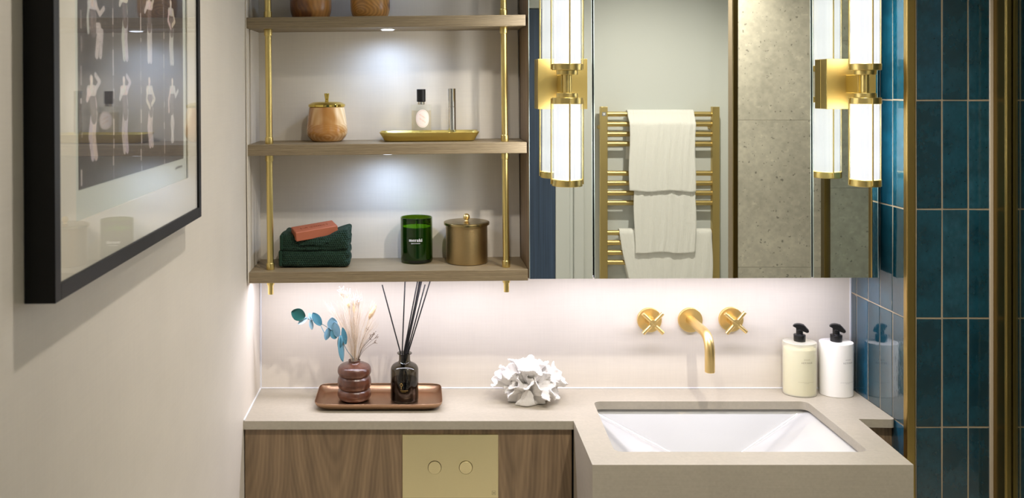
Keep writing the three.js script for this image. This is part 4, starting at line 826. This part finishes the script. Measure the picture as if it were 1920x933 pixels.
{
  const q = onShelf(0, 781.5, 2.547), t = thing('scented_candle', 'green glass candle with white lettering on the bottom shelf', 'candle', q); t.rotation.z = PHI;
  const R = 0.0447, H = 0.1255, glass = phys({ color: new THREE.Color().setRGB(0.27, 0.39, 0.07), transmission: 1, thickness: 0, roughness: 0.02, ior: 1.5 });
  part('glass', softLathe([[0, 0.0004], [R - 0.003, 0.0004, 0.003], [R, 0.005, 0.004], [R, H], [R - 0.0015, H + 0.0004], [R - 0.0035, H - 0.001], [R - 0.0035, 0.009], [0, 0.009]], 0.0012, 72), glass, t);
  const wax = part('wax', softLathe([[0, 0.0095], [R - 0.0042, 0.0095], [R - 0.0042, 0.0995], [R - 0.006, 0.0985], [0, 0.098]], 0.001, 64), phys({ color: new THREE.Color().setRGB(0.62, 0.92, 0.1), roughness: 0.45 }), t, 'bright green wax');
  part('wick', rod([0, 0.098, 0], [0.0004, 0.113, 0], 0.0009, 8), phys({ color: 0x9fb86a, roughness: 0.9 }), wax);
  const art = canvasTex(512, 256, (c, w, h) => { c.clearRect(0, 0, w, h); c.fillStyle = '#ffffff'; c.textAlign = 'center'; c.font = 'bold 128px serif'; c.fillText('meraki', 256, 140); c.font = 'bold 42px serif'; c.fillText('[green herbal]', 256, 212); });
  const lw = 0.042, lg = new THREE.CylinderGeometry(R + 0.0004, R + 0.0004, lw / 2, 20, 1, true, -0.28 + 0.02 - lw / R / 2 + 0.2, lw / R); lg.translate(0, 0.064, 0);
  part('lettering', lg, phys({ map: art, transparent: true, roughness: 0.5 }), t, 'white lettering');

  const p = onShelf(0, 875.5, 2.532), u = thing('brass_canister', 'round antique brass canister with lid and ball knob', 'canister', p); u.rotation.z = PHI;
  const gridBump = gray(512, 512, (x, y) => { const a = Math.abs((x * 50) % 1 - 0.5), b = Math.abs((y * 30) % 1 - 0.5); return Math.min(1, 6 * (0.5 - Math.max(a, b))) * (0.8 + 0.2 * fbm(x, y, 30, 30, 261, 2)); });
  const antique = brass(0xb49c70, 0.3, { bumpMap: repeated(gridBump, 2, 1), bumpScale: 0.0003 }), plain = brass(0xac9a6c, 0.26);
  const can = softLathe([[0, 0.0004], [0.0555, 0.0004], [0.0578, 0.002], [0.0578, 0.107], [0.0555, 0.107], [0.0555, 0.004], [0, 0.004]], 0.0015, 96);
  for (let i = 0; i < can.attributes.uv.count; i++) can.attributes.uv.setY(i, can.attributes.position.getY(i) / 0.107);
  part('body', can, antique, u);
  const lid = part('lid', softLathe([[0.058, 0.1055], [0.0638, 0.1055], [0.0638, 0.1125], [0.06, 0.1142], [0, 0.1152]], 0.001, 96), plain, u);
  part('knob', softLathe([[0, 0.1148], [0.0062, 0.115], [0.0046, 0.1172], ...[...Array(12)].map((_, i) => { const a = -1.05 + (i / 11) * (Math.PI / 2 + 1.05); return [Math.max(0, 0.0094 * Math.cos(a)), 0.1262 + 0.0094 * Math.sin(a)]; })], 0.0004, 36), M.brassTap, lid);
}

// ---------------------------------------------------------------- behind the camera, seen in the mirror: towel radiator with towels
const RD = 5.01, RY = (py, D = 5.03) => EYE - (py - VY) * D / F, RXp = (px, D = 5.03) => (px - VX) * D / F, RZ = RD - 2 * 2.415;
{
  const y0 = 0.35, t = thing('towel_radiator', 'brass ladder towel radiator on the rear wall, seen in the mirror', 'radiator', [RXp(1237.5), y0, RZ]);
  const X = (px, D) => RXp(px, D) - t.position.x, Y = (py, D) => RY(py, D) - y0;
  for (const [a, b] of [[1126, 1139.5], [1336, 1349.5]]) {
    const po = part('post', bx(X(a, RD), X(b, RD), 0, Y(200, RD), 0, 0.034, 0.002), M.brassSatin, t);
    part('wall_bracket', rod([X((a + b) / 2 - 6), Y(239), 0.03], [X((a + b) / 2 - 6), Y(239), REAR - RZ], 0.012, 20), M.brassSatin, po);
    part('wall_bracket', rod([X((a + b) / 2 - 6), 0.12, 0.03], [X((a + b) / 2 - 6), 0.12, REAR - RZ], 0.012, 20), M.brassSatin, po);
  }
  const rows = [213.7, 232.4, 251, 269.6, 324.5, 343, 361.5, 380, 436, 454.5, 473, 491.5, 547, 565.5, 584, 602.5];
  for (const py of rows) part('rail', rod([X(1138), Y(py), 0.022], [X(1338), Y(py), 0.022], 0.0138, 24), M.brassSatin, t);
  const badge = canvasTex(64, 64, (c) => { c.fillStyle = '#8d9092'; c.fillRect(0, 0, 64, 64); c.strokeStyle = '#ffffff'; c.lineWidth = 11; c.beginPath(); c.moveTo(14, 14); c.lineTo(50, 50); c.moveTo(50, 14); c.lineTo(14, 50); c.stroke(); });
  const bm = part('badge', new THREE.BoxGeometry(0.021, 0.021, 0.002), phys({ map: badge, roughness: 0.4 }), t, 'small grey badge with a white cross'); bm.position.set(X(1132.5, RD), Y(213.7, RD), -0.001); bm.rotation.y = Math.PI;
  for (const s of [X(1132.5), X(1342.5)]) part('valve', rod([s, -0.06, 0.02], [s, 0.002, 0.02], 0.014, 20), M.brassSatin, t);
}
{
  const crinkle = gray(512, 512, (u, v) => 0.5 * fbm(u, v, 60, 14, 271, 3) + 0.3 * fbm(u, v, 14, 50, 275, 2) + 0.2 * fbm(u, v, 150, 150, 277, 1));
  const cotton = phys({ color: 0xf6f6ef, roughness: 0.95, bumpMap: crinkle, bumpScale: 0.003, sheen: 0.3, sheenRoughness: 0.8, sheenColor: new THREE.Color(0xffffff) });
  // a towel laid over a rail: bottom of its front leaf, over the rail, down behind
  const drape = (name, label, px0, px1, barPy, frontPy, backPy, skewL, zf, rad, k) => {
    const bar = RY(barPy), x0 = RXp(px0), x1 = RXp(px1), yf = RY(frontPy), yb = RY(backPy), zc = RZ + 0.022, t = thing(name, label, 'towel', [(x0 + x1) / 2, bar, zc], 'white towels on the radiator');
    const L1 = bar - yf, arc = Math.PI * rad, L2 = bar - yb, L = L1 + arc + L2;
    const f = (u, v) => {
      const s = v * L, hw = (x1 - x0) / 2, e = (u * 2 - 1);
      let y, z;
      if (s < L1) { y = -(L1 - s); z = -rad - zf * Math.min(1, (L1 - s) / 0.05); } else if (s < L1 + arc) { const a = (s - L1) / rad; y = rad * Math.sin(a); z = -rad * Math.cos(a); } else { y = -(s - L1 - arc); z = rad; }
      const down = Math.max(0, -y), w = 0.0025 * Math.sin(e * 9 + k) * Math.min(1, down / 0.08) + 0.0016 * Math.sin(e * 23 + k * 2 + down * 12);
      return new THREE.Vector3(e * hw + skewL * down * (e < 0 ? -e : 0) + 0.003 * Math.sin(down * 17 + k + e), y + 0.004 * Math.sin(e * 5 + k) * Math.min(1, down / 0.1), z - Math.abs(w) * (z < 0 ? 1 : 0.2));
    };
    part('cloth', sheet(f, 50, 90, 0.005), cotton, t);
    // the second layer of the folded cloth, a little shorter
    part('inner_layer', sheet((u, v) => { const p = f(0.012 + u * 0.965, 0.012 + v * 0.3); p.z += 0.0052; return p; }, 40, 30, 0.004), cotton, t);
  };
  drape('hand_towel', 'topmost white towel folded over the upper rails, in the mirror', 1175.5, 1298, 213.7, 356, 300, 0.0, 0.036, 0.0225, 0.5);
  drape('hand_towel', 'middle white towel hanging below the topmost one, in the mirror', 1184.5, 1300, 324.5, 471, 376, 0.02, 0.02, 0.0225, 2.2);
  drape('bath_towel', 'wide white towel at the bottom of the mirrored radiator', 1160, 1333, 436, 640, 560, 0.2, 0.0, 0.0225, 4.0);
}

// ---------------------------------------------------------------- shower screen
{
  const t = thing('shower_screen', 'fixed glass shower panel in brass channels', 'shower screen', [1.475, 0, NIB]);
  part('wall_channel', merge([bx(0, 0.0115, 0.01, 2.3, 0.001, 0.0565, 0.0012), bx(0.0165, 0.028, 0.01, 2.3, 0.001, 0.0565, 0.0012), bx(0.011, 0.017, 0.01, 2.3, 0.001, 0.02, 0)]), M.brassDark, t);
  part('channel_bead', merge([bx(-0.001, 0.0008, 0.01, 2.3, 0.0485, 0.0505, 0.0004), bx(-0.001, 0.0008, 0.01, 2.3, 0.053, 0.055, 0.0004)]), M.brass, t);
  part('seal', bx(-0.009, 0.0002, 0.01, 2.3, -0.001, 0.004, 0.0012), phys({ color: 0xb9ac98, roughness: 0.6 }), t, 'pale silicone seal');
  part('glass_panel', bx(0.0115, 0.0165, 0.012, 2.28, 0.02, 0.79, 0), phys({ color: 0xf6fbf8, transmission: 1, thickness: 0, roughness: 0, ior: 1.5 }), t);
  part('end_post', bx(0.003, 0.0255, 0.01, 2.3, 0.79, 0.82, 0.0015), M.brassDark, t);
}

renderer.render(scene, camera);
